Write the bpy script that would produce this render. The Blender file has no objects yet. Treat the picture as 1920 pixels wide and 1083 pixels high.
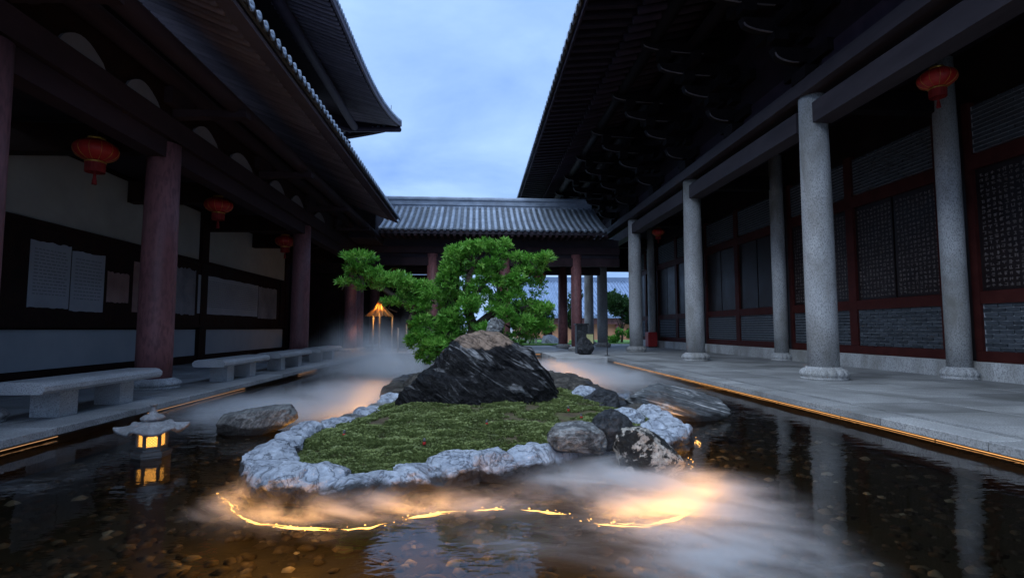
import bpy, math, random
import numpy as np
from mathutils import Matrix, Vector, Euler

R = math.radians
random.seed(7)
rng = np.random.default_rng(11)
scene = bpy.context.scene
COL = scene.collection

# ------------------------------------------------------------------ camera
cam_d = bpy.data.cameras.new('camera')
cam_d.sensor_width = 36.0
cam_d.lens = 18.75
cam_d.clip_start = 0.05
cam_d.clip_end = 3000
cam = bpy.data.objects.new('camera', cam_d)
COL.objects.link(cam)
cam.location = (0, 0, 1.0)
cam.rotation_euler = (R(90 + 4.2607), 0, R(-3.8225))
scene.camera = cam

# ------------------------------------------------------------------ sky
SUN_EL, SUN_AZ = 60.0, 222.0          # compass-like: azimuth measured from +Y clockwise (behind the camera)
world = bpy.data.worlds.new('World')
scene.world = world
world.use_nodes = True
wn, wl = world.node_tree.nodes, world.node_tree.links
wn.clear()
w_out = wn.new('ShaderNodeOutputWorld')
w_bg = wn.new('ShaderNodeBackground')
w_bg.inputs['Strength'].default_value = 0.05
sky = wn.new('ShaderNodeTexSky')
sky.sky_type = 'NISHITA'
sky.sun_disc = False
sky.sun_elevation = R(SUN_EL)
sky.sun_rotation = R(SUN_AZ)
sky.air_density = 1.3
sky.dust_density = 0.6
sky.ozone_density = 2.0
tc = wn.new('ShaderNodeTexCoord')
sep = wn.new('ShaderNodeSeparateXYZ')
wl.new(tc.outputs['Generated'], sep.inputs[0])
zz = wn.new('ShaderNodeMath'); zz.operation = 'ADD'; zz.inputs[1].default_value = 0.22
zc = wn.new('ShaderNodeMath'); zc.operation = 'MAXIMUM'; zc.inputs[1].default_value = 0.02
wl.new(sep.outputs['Z'], zc.inputs[0]); wl.new(zc.outputs[0], zz.inputs[0])
dv = wn.new('ShaderNodeVectorMath'); dv.operation = 'DIVIDE'
cz = wn.new('ShaderNodeCombineXYZ')
for i in range(3): wl.new(zz.outputs[0], cz.inputs[i])
wl.new(tc.outputs['Generated'], dv.inputs[0]); wl.new(cz.outputs[0], dv.inputs[1])
cn = wn.new('ShaderNodeTexNoise')
cn.inputs['Scale'].default_value = 1.7
cn.inputs['Detail'].default_value = 7
cn.inputs['Roughness'].default_value = 0.52
cn.inputs['Distortion'].default_value = 0.25
wl.new(dv.outputs[0], cn.inputs['Vector'])
cr = wn.new('ShaderNodeValToRGB')
cr.color_ramp.elements[0].position = 0.34; cr.color_ramp.elements[0].color = (1.40, 2.55, 5.2, 1)
cr.color_ramp.elements[1].position = 0.68; cr.color_ramp.elements[1].color = (2.95, 4.4, 7.1, 1)
wl.new(cn.outputs['Fac'], cr.inputs[0])
mx = wn.new('ShaderNodeMix'); mx.data_type = 'RGBA'
mx.inputs[0].default_value = 0.94
wl.new(sky.outputs[0], mx.inputs[6]); wl.new(cr.outputs[0], mx.inputs[7])
wl.new(mx.outputs[2], w_bg.inputs['Color'])
wl.new(w_bg.outputs[0], w_out.inputs['Surface'])

# ------------------------------------------------------------------ the veiled sun behind the cloud
sun_d = bpy.data.lights.new('sun', 'SUN')
sun_d.energy = 1.5
sun_d.angle = R(80)
sun_d.color = (0.74, 0.86, 1.0)
sun = bpy.data.objects.new('sun', sun_d)
COL.objects.link(sun)
sv = Vector((math.sin(R(SUN_AZ)) * math.cos(R(SUN_EL)), math.cos(R(SUN_AZ)) * math.cos(R(SUN_EL)), math.sin(R(SUN_EL))))
sun.rotation_euler = (-sv).to_track_quat('-Z', 'Y').to_euler()
sun.location = sv * 60

scene.view_settings.view_transform = 'Standard'
scene.view_settings.look = 'None'
scene.view_settings.gamma = 1.0
scene.view_settings.exposure = 1.9
scene.view_settings.use_curve_mapping = False
cy = scene.cycles
cy.use_denoising = True
cy.max_bounces = 6
cy.diffuse_bounces = 3
cy.glossy_bounces = 3
cy.transparent_max_bounces = 12
cy.transmission_bounces = 4
cy.volume_bounces = 2
cy.volume_step_rate = 1.0
cy.volume_max_steps = 96
cy.sample_clamp_indirect = 6.0
cy.use_light_tree = True

# =================================================================== helpers
def _hash(ix, iy, iz, seed):
    h = (ix * 374761393 + iy * 668265263 + iz * 2147483647 + seed * 1274126177) & 0xFFFFFFFF
    h = ((h ^ (h >> 13)) * 1274126177) & 0xFFFFFFFF
    h = h ^ (h >> 16)
    return (h & 0xFFFF) / 65535.0

def vnoise(p, seed=0):
    p = np.asarray(p, float)
    i = np.floor(p).astype(np.int64); f = p - i
    u = f * f * f * (f * (f * 6 - 15) + 10)
    r = 0
    for dx in (0, 1):
        for dy in (0, 1):
            for dz in (0, 1):
                w = (u[:, 0] if dx else 1 - u[:, 0]) * (u[:, 1] if dy else 1 - u[:, 1]) * (u[:, 2] if dz else 1 - u[:, 2])
                r = r + w * _hash(i[:, 0] + dx, i[:, 1] + dy, i[:, 2] + dz, seed)
    return r * 2 - 1

def fbm(p, oct=5, seed=0, ridged=False, gain=0.5):
    a, s, t = 1.0, 0.0, 0.0
    p = np.asarray(p, float)
    for k in range(oct):
        n = vnoise(p, seed + k * 17)
        if ridged: n = 1 - 2 * np.abs(n)
        s = s + a * n; t += a
        a *= gain; p = p * 2.03 + 3.1
    return s / t

class MB:
    def __init__(s): s.v = []; s.f = []
    def add(s, vs, fs):
        b = len(s.v); s.v += [tuple(v) for v in vs]; s.f += [tuple(b + i for i in f) for f in fs]; return s
    def box(s, x0, x1, y0, y1, z0, z1):
        return s.add([(x0, y0, z0), (x1, y0, z0), (x1, y1, z0), (x0, y1, z0), (x0, y0, z1), (x1, y0, z1), (x1, y1, z1), (x0, y1, z1)],
                     [(0, 3, 2, 1), (4, 5, 6, 7), (0, 1, 5, 4), (1, 2, 6, 5), (2, 3, 7, 6), (3, 0, 4, 7)])
    def bev(s, x0, x1, y0, y1, z0, z1, b):        # box with chamfered top edges
        vs = [(x0, y0, z0), (x1, y0, z0), (x1, y1, z0), (x0, y1, z0), (x0, y0, z1 - b), (x1, y0, z1 - b), (x1, y1, z1 - b), (x0, y1, z1 - b),
              (x0 + b, y0 + b, z1), (x1 - b, y0 + b, z1), (x1 - b, y1 - b, z1), (x0 + b, y1 - b, z1)]
        return s.add(vs, [(0, 3, 2, 1), (0, 1, 5, 4), (1, 2, 6, 5), (2, 3, 7, 6), (3, 0, 4, 7), (4, 5, 9, 8), (5, 6, 10, 9), (6, 7, 11, 10), (7, 4, 8, 11), (8, 9, 10, 11)])
    def lathe(s, prof, n=24, c=(0, 0, 0), ph=0.0):
        vs = []; fs = []
        for r, z in prof:
            for k in range(n):
                a = ph + 2 * math.pi * k / n
                vs.append((c[0] + r * math.cos(a), c[1] + r * math.sin(a), c[2] + z))
        m = len(prof)
        for j in range(m - 1):
            for k in range(n):
                k2 = (k + 1) % n
                fs.append((j * n + k, j * n + k2, (j + 1) * n + k2, (j + 1) * n + k))
        fs.append(tuple(reversed(range(n)))); fs.append(tuple((m - 1) * n + k for k in range(n)))
        return s.add(vs, fs)
    def tube(s, path, rad, n=8):
        P = [Vector(p) for p in path]; vs = []; fs = []
        rads = rad if hasattr(rad, '__len__') else [rad] * len(P)
        for i, p in enumerate(P):
            t = (P[min(i + 1, len(P) - 1)] - P[max(i - 1, 0)]).normalized()
            up = Vector((0, 0, 1)) if abs(t.z) < 0.92 else Vector((1, 0, 0))
            a = t.cross(up).normalized(); b = a.cross(t)
            for k in range(n):
                th = 2 * math.pi * k / n
                vs.append(p + (a * math.cos(th) + b * math.sin(th)) * rads[i])
        for i in range(len(P) - 1):
            for k in range(n):
                k2 = (k + 1) % n
                fs.append((i * n + k, (i + 1) * n + k, (i + 1) * n + k2, i * n + k2))
        fs.append(tuple(range(n))); fs.append(tuple(reversed([(len(P) - 1) * n + k for k in range(n)])))
        return s.add(vs, fs)
    def prism(s, poly, axis, a0, a1):            # polygon (u, w) extruded along axis from a0 to a1
        def pt(u, w, a): return {'x': (a, u, w), 'y': (u, a, w), 'z': (u, w, a)}[axis]
        n = len(poly)
        vs = [pt(u, w, a0) for u, w in poly] + [pt(u, w, a1) for u, w in poly]
        fs = [tuple(range(n)), tuple(reversed(range(n, 2 * n)))]
        for i in range(n):
            j = (i + 1) % n
            fs.append((j, i, n + i, n + j))
        return s.add(vs, fs)
    def mesh(s, name, mat, smooth=False):
        me = bpy.data.meshes.new(name)
        me.from_pydata(s.v, [], s.f)
        if mat: me.materials.append(mat)
        if smooth: me.polygons.foreach_set('use_smooth', [True] * len(me.polygons))
        me.update()
        return me

def fixn(me):
    import bmesh
    bm = bmesh.new(); bm.from_mesh(me); bmesh.ops.recalc_face_normals(bm, faces=bm.faces); bm.to_mesh(me); bm.free()
    return me

def ob(name, me, parent=None, loc=(0, 0, 0), rot=(0, 0, 0), scl=(1, 1, 1), world_space=True):
    o = bpy.data.objects.new(name, me)
    COL.objects.link(o)
    o.location = loc; o.rotation_euler = rot; o.scale = scl
    if parent is not None:
        o.parent = parent
        if world_space:
            r = parent; off = Vector((0, 0, 0))
            off = Vector(parent.get('_o', (0, 0, 0)))
            o.matrix_parent_inverse = Matrix.Translation(-off)
    return o

def build(name, mb, mat, parent=None, smooth=False, world_space=True, fix=True):
    me = mb.mesh(name, mat, smooth)
    if fix: fixn(me)
    if smooth == 'auto':
        pass
    return ob(name, me, parent, world_space=world_space)

def thing(name, label, cat, loc=(0, 0, 0), group=None, rotz=0.0):
    e = bpy.data.objects.new(name, None)
    COL.objects.link(e)
    e.location = loc; e.rotation_euler = (0, 0, rotz); e.empty_display_size = 0.2
    e['label'] = label; e['category'] = cat
    if group: e['group'] = group
    e['_o'] = [float(c) for c in loc]
    return e

def tag(o, label, cat=None, group=None, kind=None):
    if label: o['label'] = label
    if cat: o['category'] = cat
    if group: o['group'] = group
    if kind: o['kind'] = kind
    return o

def structure(o): o['kind'] = 'structure'; return o

# =================================================================== materials
def new_mat(name):
    m = bpy.data.materials.new(name); m.use_nodes = True
    nt = m.node_tree
    return m, nt, nt.nodes['Principled BSDF'], nt.nodes['Material Output']

def coords(nt, kind='Object', scale=(1, 1, 1), rot=(0, 0, 0)):
    t = nt.nodes.new('ShaderNodeTexCoord'); mp = nt.nodes.new('ShaderNodeMapping')
    mp.inputs['Rotation'].default_value = rot
    if kind == 'World':
        g = nt.nodes.new('ShaderNodeNewGeometry'); nt.links.new(g.outputs['Position'], mp.inputs[0])
    else:
        nt.links.new(t.outputs[kind], mp.inputs[0])
    m2 = nt.nodes.new('ShaderNodeMapping'); m2.inputs['Scale'].default_value = scale      # turn first, stretch afterwards
    nt.links.new(mp.outputs[0], m2.inputs[0])
    return m2.outputs[0]

def noise(nt, vec, scale, detail=5, rough=0.55, dist=0.0):
    n = nt.nodes.new('ShaderNodeTexNoise')
    n.inputs['Scale'].default_value = scale; n.inputs['Detail'].default_value = detail
    n.inputs['Roughness'].default_value = rough; n.inputs['Distortion'].default_value = dist
    nt.links.new(vec, n.inputs['Vector'])
    return n.outputs['Fac']

def ramp(nt, fac, stops):
    r = nt.nodes.new('ShaderNodeValToRGB')
    el = r.color_ramp.elements
    while len(el) < len(stops): el.new(0.5)
    for e, (p, c) in zip(el, stops):
        e.position = p; e.color = (c[0], c[1], c[2], 1) if hasattr(c, '__len__') else (c, c, c, 1)
    nt.links.new(fac, r.inputs[0])
    return r.outputs[0]

def mixc(nt, fac, a, b, mode='MIX'):
    m = nt.nodes.new('ShaderNodeMix'); m.data_type = 'RGBA'; m.blend_type = mode
    for sock, v in ((0, fac), (6, a), (7, b)):
        if hasattr(v, 'is_linked') or hasattr(v, 'links'): nt.links.new(v, m.inputs[sock])
        elif sock == 0: m.inputs[0].default_value = v
        else: m.inputs[sock].default_value = (*v[:3], 1)
    return m.outputs[2]

def math_(nt, op, a, b=None, clamp=False):
    m = nt.nodes.new('ShaderNodeMath'); m.operation = op; m.use_clamp = clamp
    for i, v in enumerate((a, b)):
        if v is None: continue
        if hasattr(v, 'links'): nt.links.new(v, m.inputs[i])
        else: m.inputs[i].default_value = v
    return m.outputs[0]

def bump(nt, bsdf, h, strength=0.3, dist=0.02):
    b = nt.nodes.new('ShaderNodeBump')
    b.inputs['Strength'].default_value = strength; b.inputs['Distance'].default_value = dist
    nt.links.new(h, b.inputs['Height']); nt.links.new(b.outputs[0], bsdf.inputs['Normal'])

def objrand(nt):
    return nt.nodes.new('ShaderNodeObjectInfo').outputs['Random']

def simple(name, c1, c2, scale=4.0, rough=0.7, bstr=0.25, bdist=0.01, space='World', vary=0.0, stretch=(1, 1, 1), speck=None, stain=None, spec=0.4):
    m, nt, b, o = new_mat(name)
    v = coords(nt, space, stretch)
    n = noise(nt, v, scale, 6, 0.6)
    col = ramp(nt, n, [(0.3, c1), (0.7, c2)])
    if speck:
        s = noise(nt, v, speck[0], 2, 0.5)
        col = mixc(nt, ramp(nt, s, [(0.45, 0), (0.65, 1)]), col, speck[1])
    if stain:
        s = noise(nt, v, stain[0], 4, 0.6, 0.5)
        col = mixc(nt, ramp(nt, s, [(0.42, 0), (0.7, stain[2])]), col, stain[1])
    if vary:
        r = objrand(nt)
        col = mixc(nt, 1.0, col, ramp(nt, r, [(0, 1 - vary), (1, 1 + vary * 0.6)]), 'MULTIPLY')
    nt.links.new(col, b.inputs['Base Color'])
    rr = ramp(nt, n, [(0.2, max(0, rough - 0.12)), (0.8, min(1, rough + 0.12))])
    nt.links.new(rr, b.inputs['Roughness'])
    b.inputs['Specular IOR Level'].default_value = spec
    if bstr: bump(nt, b, noise(nt, v, scale * 6, 5, 0.6), bstr, bdist)
    return m

def emit(name, col, strength):
    m, nt, b, o = new_mat(name)
    b.inputs['Base Color'].default_value = (0.02, 0.015, 0.01, 1)
    b.inputs['Emission Color'].default_value = (*col, 1)
    b.inputs['Emission Strength'].default_value = strength
    return m

M = {}
M['granite'] = simple('granite', (0.38, 0.39, 0.40), (0.55, 0.55, 0.55), 1.6, 0.75, 0.5, 0.008, speck=(60, (0.25, 0.25, 0.26)), stain=(1.1, (0.20, 0.19, 0.17), 1.0), vary=0.12, stretch=(1, 1, 0.45), spec=0.25)
M['granite_pave'] = simple('granite_pave', (0.28, 0.285, 0.29), (0.45, 0.45, 0.445), 1.4, 0.62, 0.4, 0.005, vary=0.28, speck=(60, (0.2, 0.2, 0.205)), stain=(0.9, (0.16, 0.16, 0.152), 0.85))
M['joint'] = simple('joint', (0.05, 0.05, 0.05), (0.09, 0.09, 0.085), 6, 0.9)
M['bench_stone'] = simple('bench_stone', (0.38, 0.39, 0.40), (0.54, 0.54, 0.54), 2.2, 0.38, 0.2, 0.004, speck=(80, (0.24, 0.24, 0.25)), stain=(1.7, (0.26, 0.26, 0.25), 0.6))
M['red_col'] = simple('red_column_paint', (0.21, 0.082, 0.084), (0.32, 0.128, 0.126), 1.6, 0.55, 0.3, 0.004, speck=(22, (0.16, 0.065, 0.066)), stain=(1.9, (0.13, 0.056, 0.057), 0.8), stretch=(1, 1, 0.3))
M['beam_l'] = simple('beam_red_brown', (0.034, 0.021, 0.025), (0.056, 0.035, 0.040), 1.6, 0.65, 0.2, 0.006, stretch=(1, 0.25, 1), stain=(2.0, (0.025, 0.017, 0.02), 0.7), spec=0.08)
M['beam_r'] = simple('beam_purple_brown', (0.036, 0.030, 0.036), (0.062, 0.052, 0.060), 1.6, 0.6, 0.2, 0.006, stretch=(1, 0.25, 1), stain=(1.6, (0.024, 0.02, 0.025), 0.8), spec=0.2)
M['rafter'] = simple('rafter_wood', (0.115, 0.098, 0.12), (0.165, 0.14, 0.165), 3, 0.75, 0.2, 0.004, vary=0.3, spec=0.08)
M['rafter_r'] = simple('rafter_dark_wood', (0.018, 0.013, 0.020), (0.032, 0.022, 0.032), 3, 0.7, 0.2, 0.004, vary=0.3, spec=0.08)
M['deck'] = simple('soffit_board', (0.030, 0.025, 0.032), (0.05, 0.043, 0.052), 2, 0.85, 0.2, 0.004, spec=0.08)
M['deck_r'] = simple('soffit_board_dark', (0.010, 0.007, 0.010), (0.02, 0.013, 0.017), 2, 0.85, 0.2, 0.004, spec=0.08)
M['bracket_dark'] = simple('bracket_wood', (0.006, 0.005, 0.006), (0.012, 0.009, 0.010), 3, 0.6, 0.2, 0.004, spec=0.05)
M['edge_paint'] = simple('faded_edge_paint', (0.07, 0.065, 0.075), (0.14, 0.13, 0.14), 6, 0.7, spec=0.08)
M['tile_pan'] = simple('pan_tile', (0.05, 0.06, 0.075), (0.11, 0.13, 0.155), 4, 0.6, 0.3, 0.006, vary=0.25)
M['dark_wood'] = simple('dark_wood', (0.014, 0.008, 0.007), (0.03, 0.014, 0.012), 3, 0.55, 0.2, 0.004, spec=0.08)
M['red_frame'] = simple('red_frame', (0.044, 0.011, 0.010), (0.070, 0.018, 0.015), 2, 0.55, 0.2, 0.004, stain=(3, (0.03, 0.008, 0.007), 0.7), spec=0.08)
M['plaster'] = simple('plaster', (0.31, 0.31, 0.295), (0.41, 0.405, 0.38), 0.8, 0.9, 0.2, 0.004, stain=(0.8, (0.26, 0.26, 0.24), 0.5))
M['plaster_low'] = simple('plaster_lower', (0.34, 0.37, 0.40), (0.44, 0.46, 0.48), 0.9, 0.85, 0.2, 0.004)
M['white_infill'] = simple('grey_infill', (0.14, 0.135, 0.155), (0.2, 0.19, 0.21), 2, 0.85)
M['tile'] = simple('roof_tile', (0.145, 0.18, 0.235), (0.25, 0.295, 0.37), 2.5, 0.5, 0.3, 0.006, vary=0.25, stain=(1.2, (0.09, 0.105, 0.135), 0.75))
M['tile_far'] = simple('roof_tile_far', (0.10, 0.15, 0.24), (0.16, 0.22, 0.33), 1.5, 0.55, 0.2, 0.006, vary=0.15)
M['brick'] = simple('grey_brick', (0.038, 0.046, 0.056), (0.068, 0.078, 0.092), 5, 0.85, 0.4, 0.004, vary=0.35, spec=0.2)
M['mortar'] = simple('mortar', (0.27, 0.29, 0.32), (0.36, 0.38, 0.41), 8, 0.95)
M['gold'] = simple('gold_trim', (0.55, 0.32, 0.06), (0.75, 0.48, 0.12), 6, 0.35)
M['gold'].node_tree.nodes['Principled BSDF'].inputs['Metallic'].default_value = 0.7
M['red_silk'] = simple('red_lantern_silk', (0.34, 0.014, 0.012), (0.50, 0.028, 0.022), 4, 0.5, 0.1, 0.003)
M['red_dark'] = simple('red_lantern_skirt', (0.18, 0.010, 0.010), (0.28, 0.018, 0.016), 9, 0.7, 0.2, 0.004)
M['metal_dark'] = simple('dark_metal', (0.02, 0.02, 0.022), (0.05, 0.05, 0.05), 8, 0.5)
M['paper'] = simple('poster_sheet', (0.26, 0.28, 0.32), (0.36, 0.38, 0.42), 1.2, 0.5, 0.05, 0.002)
M['paper_dark'] = simple('poster_dark', (0.10, 0.11, 0.14), (0.24, 0.25, 0.28), 1.6, 0.5, 0.05, 0.002, stain=(2.0, (0.3, 0.3, 0.33), 0.7))
M['paper_red'] = simple('poster_red', (0.22, 0.12, 0.11), (0.36, 0.24, 0.22), 2.2, 0.5, 0.05, 0.002)
M['ink'] = simple('ink', (0.16, 0.17, 0.20), (0.22, 0.23, 0.26), 5, 0.6)
M['glyph'] = simple('inscription_paint', (0.09, 0.075, 0.072), (0.17, 0.145, 0.135), 5, 0.6, spec=0.1)
M['lattice_board'] = simple('inscribed_board', (0.010, 0.007, 0.008), (0.02, 0.013, 0.013), 2, 0.4, 0.2, 0.003, spec=0.25)
M['orange_wall'] = simple('orange_wall', (0.42, 0.20, 0.11), (0.55, 0.28, 0.16), 1.0, 0.85)
M['soil'] = simple('soil', (0.05, 0.036, 0.02), (0.11, 0.08, 0.045), 9, 0.95, 0.8, 0.03, stain=(4.5, (0.08, 0.10, 0.03), 0.8))
M['bark'] = simple('bark', (0.04, 0.03, 0.022), (0.10, 0.075, 0.055), 9, 0.9, 0.6, 0.01)
M['bark_pale'] = simple('pale_bark', (0.16, 0.13, 0.10), (0.28, 0.24, 0.19), 9, 0.9, 0.6, 0.01)
M['ground'] = simple('ground', (0.20, 0.20, 0.20), (0.30, 0.30, 0.29), 0.4, 0.9)
M['lawn'] = simple('lawn_grass', (0.05, 0.12, 0.02), (0.09, 0.19, 0.035), 5, 0.95, 0.6, 0.03)
M['red_box'] = simple('red_box', (0.30, 0.02, 0.02), (0.38, 0.03, 0.03), 4, 0.4)
M['yellow_sign'] = simple('yellow_sign', (0.55, 0.52, 0.22), (0.68, 0.64, 0.32), 5, 0.6)
M['white_paint'] = simple('white_paint', (0.60, 0.60, 0.60), (0.75, 0.75, 0.74), 3, 0.7)
M['lantern_stone'] = simple('lantern_stone', (0.18, 0.19, 0.21), (0.30, 0.31, 0.33), 6, 0.8, 0.4, 0.006, speck=(60, (0.16, 0.16, 0.17)), stain=(9, (0.10, 0.10, 0.10), 0.8))
M['lantern_stone_dark'] = simple('lantern_stone_darker', (0.05, 0.05, 0.052), (0.11, 0.11, 0.11), 8, 0.5, 0.4, 0.006)  # darker, smoother stone for every part below the roof
M['thatch'] = simple('thatch', (0.28, 0.17, 0.06), (0.48, 0.32, 0.13), 12, 0.9, 0.5, 0.01, stretch=(1, 1, 0.2))
M['amber_glow'] = emit('amber_glow', (1.0, 0.42, 0.07), 1.2)
M['lamp_glow'] = emit('lamp_glow', (1.0, 0.5, 0.14), 40.0)
M['led'] = emit('led_amber', (1.0, 0.50, 0.12), 2.2)
M['led'].cycles.emission_sampling = 'NONE'      # the rope's lamps carry its light
M['led_strip'] = emit('led_strip_amber', (1.0, 0.46, 0.15), 0.36)
M['led_left'] = emit('led_strip_dim', (1.0, 0.50, 0.22), 0.13)

def rock_mat(name, base, streak, scale=3.0, streak_pos=(0.56, 0.68), rot=(0.3, 0.5, 0.2), stretch=(1, 1, 4), rough=0.6, wet=None, cap=None, fine=0.35, gloss=0.4, crack=0.6, bstr=0.8, vd=1.6):
    """mineral body + veins; wet = (z, colour): a dark tide line at the water; cap = a differently coloured weathered crust"""
    m, nt, b, o = new_mat(name)
    v = coords(nt, 'World', stretch, rot)
    vr = coords(nt, 'World')
    n1 = noise(nt, v, scale, 9, 0.66, vd)
    n2 = noise(nt, vr, scale * 6, 8, 0.7)
    col = ramp(nt, n1, [(streak_pos[0], base), (streak_pos[1], streak)])
    col = mixc(nt, fine, col, mixc(nt, 1.0, col, ramp(nt, n2, [(0.30, 0.15), (0.5, 0.9), (0.72, 2.2)]), 'MULTIPLY'))
    # fissures: where a noise crosses its middle value
    n3 = noise(nt, v, scale * 2.2, 6, 0.6, 0.8)
    fis = ramp(nt, math_(nt, 'ABSOLUTE', math_(nt, 'SUBTRACT', n3, 0.5)), [(0.0, 1), (0.022, 0)])
    col = mixc(nt, math_(nt, 'MULTIPLY', fis, crack), col, [c * 0.18 for c in base])
    capk = None
    if cap:
        g = nt.nodes.new('ShaderNodeNewGeometry'); s = nt.nodes.new('ShaderNodeSeparateXYZ')
        nt.links.new(g.outputs['Position'], s.inputs[0])
        h = math_(nt, 'ADD', s.outputs['Z'], math_(nt, 'MULTIPLY', math_(nt, 'SUBTRACT', noise(nt, vr, 2.6, 5, 0.65), 0.5), 0.34))
        h = math_(nt, 'SUBTRACT', h, math_(nt, 'MULTIPLY', math_(nt, 'ABSOLUTE', math_(nt, 'SUBTRACT', s.outputs['X'], 0.12)), cap[2]))
        capk = ramp(nt, math_(nt, 'SUBTRACT', h, cap[0] - 0.5), [(0.49, 0), (0.515, 1)])
        capc = ramp(nt, n2, [(0.25, [c * 0.45 for c in cap[1]]), (0.5, cap[1]), (0.8, [c * 1.5 for c in cap[1]])])
        capc = mixc(nt, math_(nt, 'MULTIPLY', fis, 0.85), capc, [c * 0.15 for c in cap[1]])
        col = mixc(nt, capk, col, capc)
    if wet:
        g = nt.nodes.new('ShaderNodeNewGeometry'); s = nt.nodes.new('ShaderNodeSeparateXYZ')
        nt.links.new(g.outputs['Position'], s.inputs[0])
        h = math_(nt, 'ADD', s.outputs['Z'], math_(nt, 'MULTIPLY', math_(nt, 'SUBTRACT', noise(nt, vr, 3.5, 6, 0.65), 0.5), 0.2))
        k = ramp(nt, math_(nt, 'SUBTRACT', h, wet[0] - 0.5), [(0.485, 1), (0.515, 0)])
        col = mixc(nt, k, col, mixc(nt, 0.4, wet[1], mixc(nt, 1.0, wet[1], ramp(nt, n2, [(0.3, 0.3), (0.7, 2.6)]), 'MULTIPLY')))
    nt.links.new(col, b.inputs['Base Color'])
    nt.links.new(ramp(nt, n2, [(0.3, rough - 0.18), (0.7, rough + 0.18)]), b.inputs['Roughness'])
    b.inputs['Specular IOR Level'].default_value = gloss
    h = math_(nt, 'ADD', math_(nt, 'ADD', n2, math_(nt, 'MULTIPLY', n3, 1.2)), math_(nt, 'MULTIPLY', fis, -0.25))
    bump(nt, b, h, bstr, 0.05)
    return m

M['rock_black'] = rock_mat('black_veined_rock', (0.0045, 0.0045, 0.006), (0.27, 0.27, 0.28), 1.5, (0.555, 0.68), (0.1, -0.62, 0.15), (0.8, 1.0, 4.2), 0.48, cap=(0.72, (0.22, 0.155, 0.115), 0.22), fine=0.6, gloss=0.22, crack=0.35, bstr=1.0)
M['rock_rim'] = rock_mat('pale_rim_rock', (0.29, 0.325, 0.39), (0.44, 0.48, 0.55), 2.6, (0.36, 0.60), (0.2, 0.3, 0.1), (1, 1, 0.7), 0.8, wet=(-0.04, (0.035, 0.036, 0.04)), fine=0.35, gloss=0.25, crack=0.6, bstr=0.9)
M['rock_grey'] = rock_mat('grey_swirled_rock', (0.05, 0.052, 0.056), (0.36, 0.37, 0.37), 4.2, (0.40, 0.64), (0.4, 0.2, 0.6), (1, 1, 2.6), 0.5, fine=0.4)
M['rock_dark'] = rock_mat('charcoal_rock', (0.014, 0.016, 0.020), (0.10, 0.105, 0.115), 3.6, (0.45, 0.7), (0.1, 0.6, 0.3), (1, 1, 2), 0.42, fine=0.5)
M['rock_speckled'] = rock_mat('speckled_rock', (0.010, 0.010, 0.010), (0.48, 0.44, 0.39), 7.0, (0.50, 0.55), (0.3, 0.4, 0.2), (1, 1, 1.3), 0.5, fine=0.6, crack=0.3, vd=0.15)
M['rock_flat'] = rock_mat('banded_slab_rock', (0.10, 0.108, 0.115), (0.52, 0.52, 0.52), 1.6, (0.54, 0.60), (0.1, -0.25, 0.1), (0.6, 0.8, 11), 0.55, wet=(-0.07, (0.010, 0.010, 0.011)), fine=0.5, crack=0.4)
M['rock_brown'] = rock_mat('brown_rock', (0.030, 0.027, 0.024), (0.14, 0.125, 0.105), 3.6, (0.42, 0.7), (0.2, 0.3, 0.1), (1, 1, 2), 0.6, fine=0.5)
M['rock_left'] = rock_mat('grey_water_rock', (0.09, 0.095, 0.10), (0.30, 0.30, 0.29), 3.5, (0.40, 0.68), (0.2, 0.9, 0.3), (1, 1, 3.0), 0.6, wet=(-0.06, (0.02, 0.02, 0.02)), fine=0.6)

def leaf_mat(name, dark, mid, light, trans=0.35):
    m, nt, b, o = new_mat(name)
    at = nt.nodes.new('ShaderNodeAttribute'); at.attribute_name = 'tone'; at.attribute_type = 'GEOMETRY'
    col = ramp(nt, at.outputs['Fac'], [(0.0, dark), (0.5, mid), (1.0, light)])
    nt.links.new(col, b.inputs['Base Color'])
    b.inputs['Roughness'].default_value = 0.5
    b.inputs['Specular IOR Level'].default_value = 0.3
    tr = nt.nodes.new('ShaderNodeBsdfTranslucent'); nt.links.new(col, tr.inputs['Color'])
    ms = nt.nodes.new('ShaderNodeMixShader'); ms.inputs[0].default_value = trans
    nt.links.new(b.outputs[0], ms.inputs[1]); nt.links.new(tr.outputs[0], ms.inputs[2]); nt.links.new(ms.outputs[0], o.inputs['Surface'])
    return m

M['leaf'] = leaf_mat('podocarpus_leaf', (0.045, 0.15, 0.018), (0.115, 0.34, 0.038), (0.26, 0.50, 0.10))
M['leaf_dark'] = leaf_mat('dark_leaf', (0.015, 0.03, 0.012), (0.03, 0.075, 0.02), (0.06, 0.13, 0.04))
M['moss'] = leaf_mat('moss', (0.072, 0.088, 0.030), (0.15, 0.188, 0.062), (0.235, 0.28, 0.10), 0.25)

# water: a mirror-like film over clear brown water
mw, nt, b, o = new_mat('pond_water')
nt.nodes.remove(b)
v = coords(nt, 'World', (1.0, 1.6, 1))
n1 = noise(nt, v, 2.6, 3, 0.5, 0.4)
n2 = noise(nt, coords(nt, 'World', (1.0, 2.2, 1)), 9.0, 2, 0.5, 0.3)
patch = ramp(nt, noise(nt, coords(nt, 'World'), 0.45, 2, 0.5), [(0.40, 0.12), (0.62, 1.0)])
hgt = math_(nt, 'MULTIPLY', math_(nt, 'ADD', n1, math_(nt, 'MULTIPLY', n2, 0.28)), patch)
bp = nt.nodes.new('ShaderNodeBump'); bp.inputs['Strength'].default_value = 0.30; bp.inputs['Distance'].default_value = 0.035
nt.links.new(hgt, bp.inputs['Height'])
fr = nt.nodes.new('ShaderNodeFresnel'); fr.inputs['IOR'].default_value = 1.52
nt.links.new(bp.outputs[0], fr.inputs['Normal'])
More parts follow.
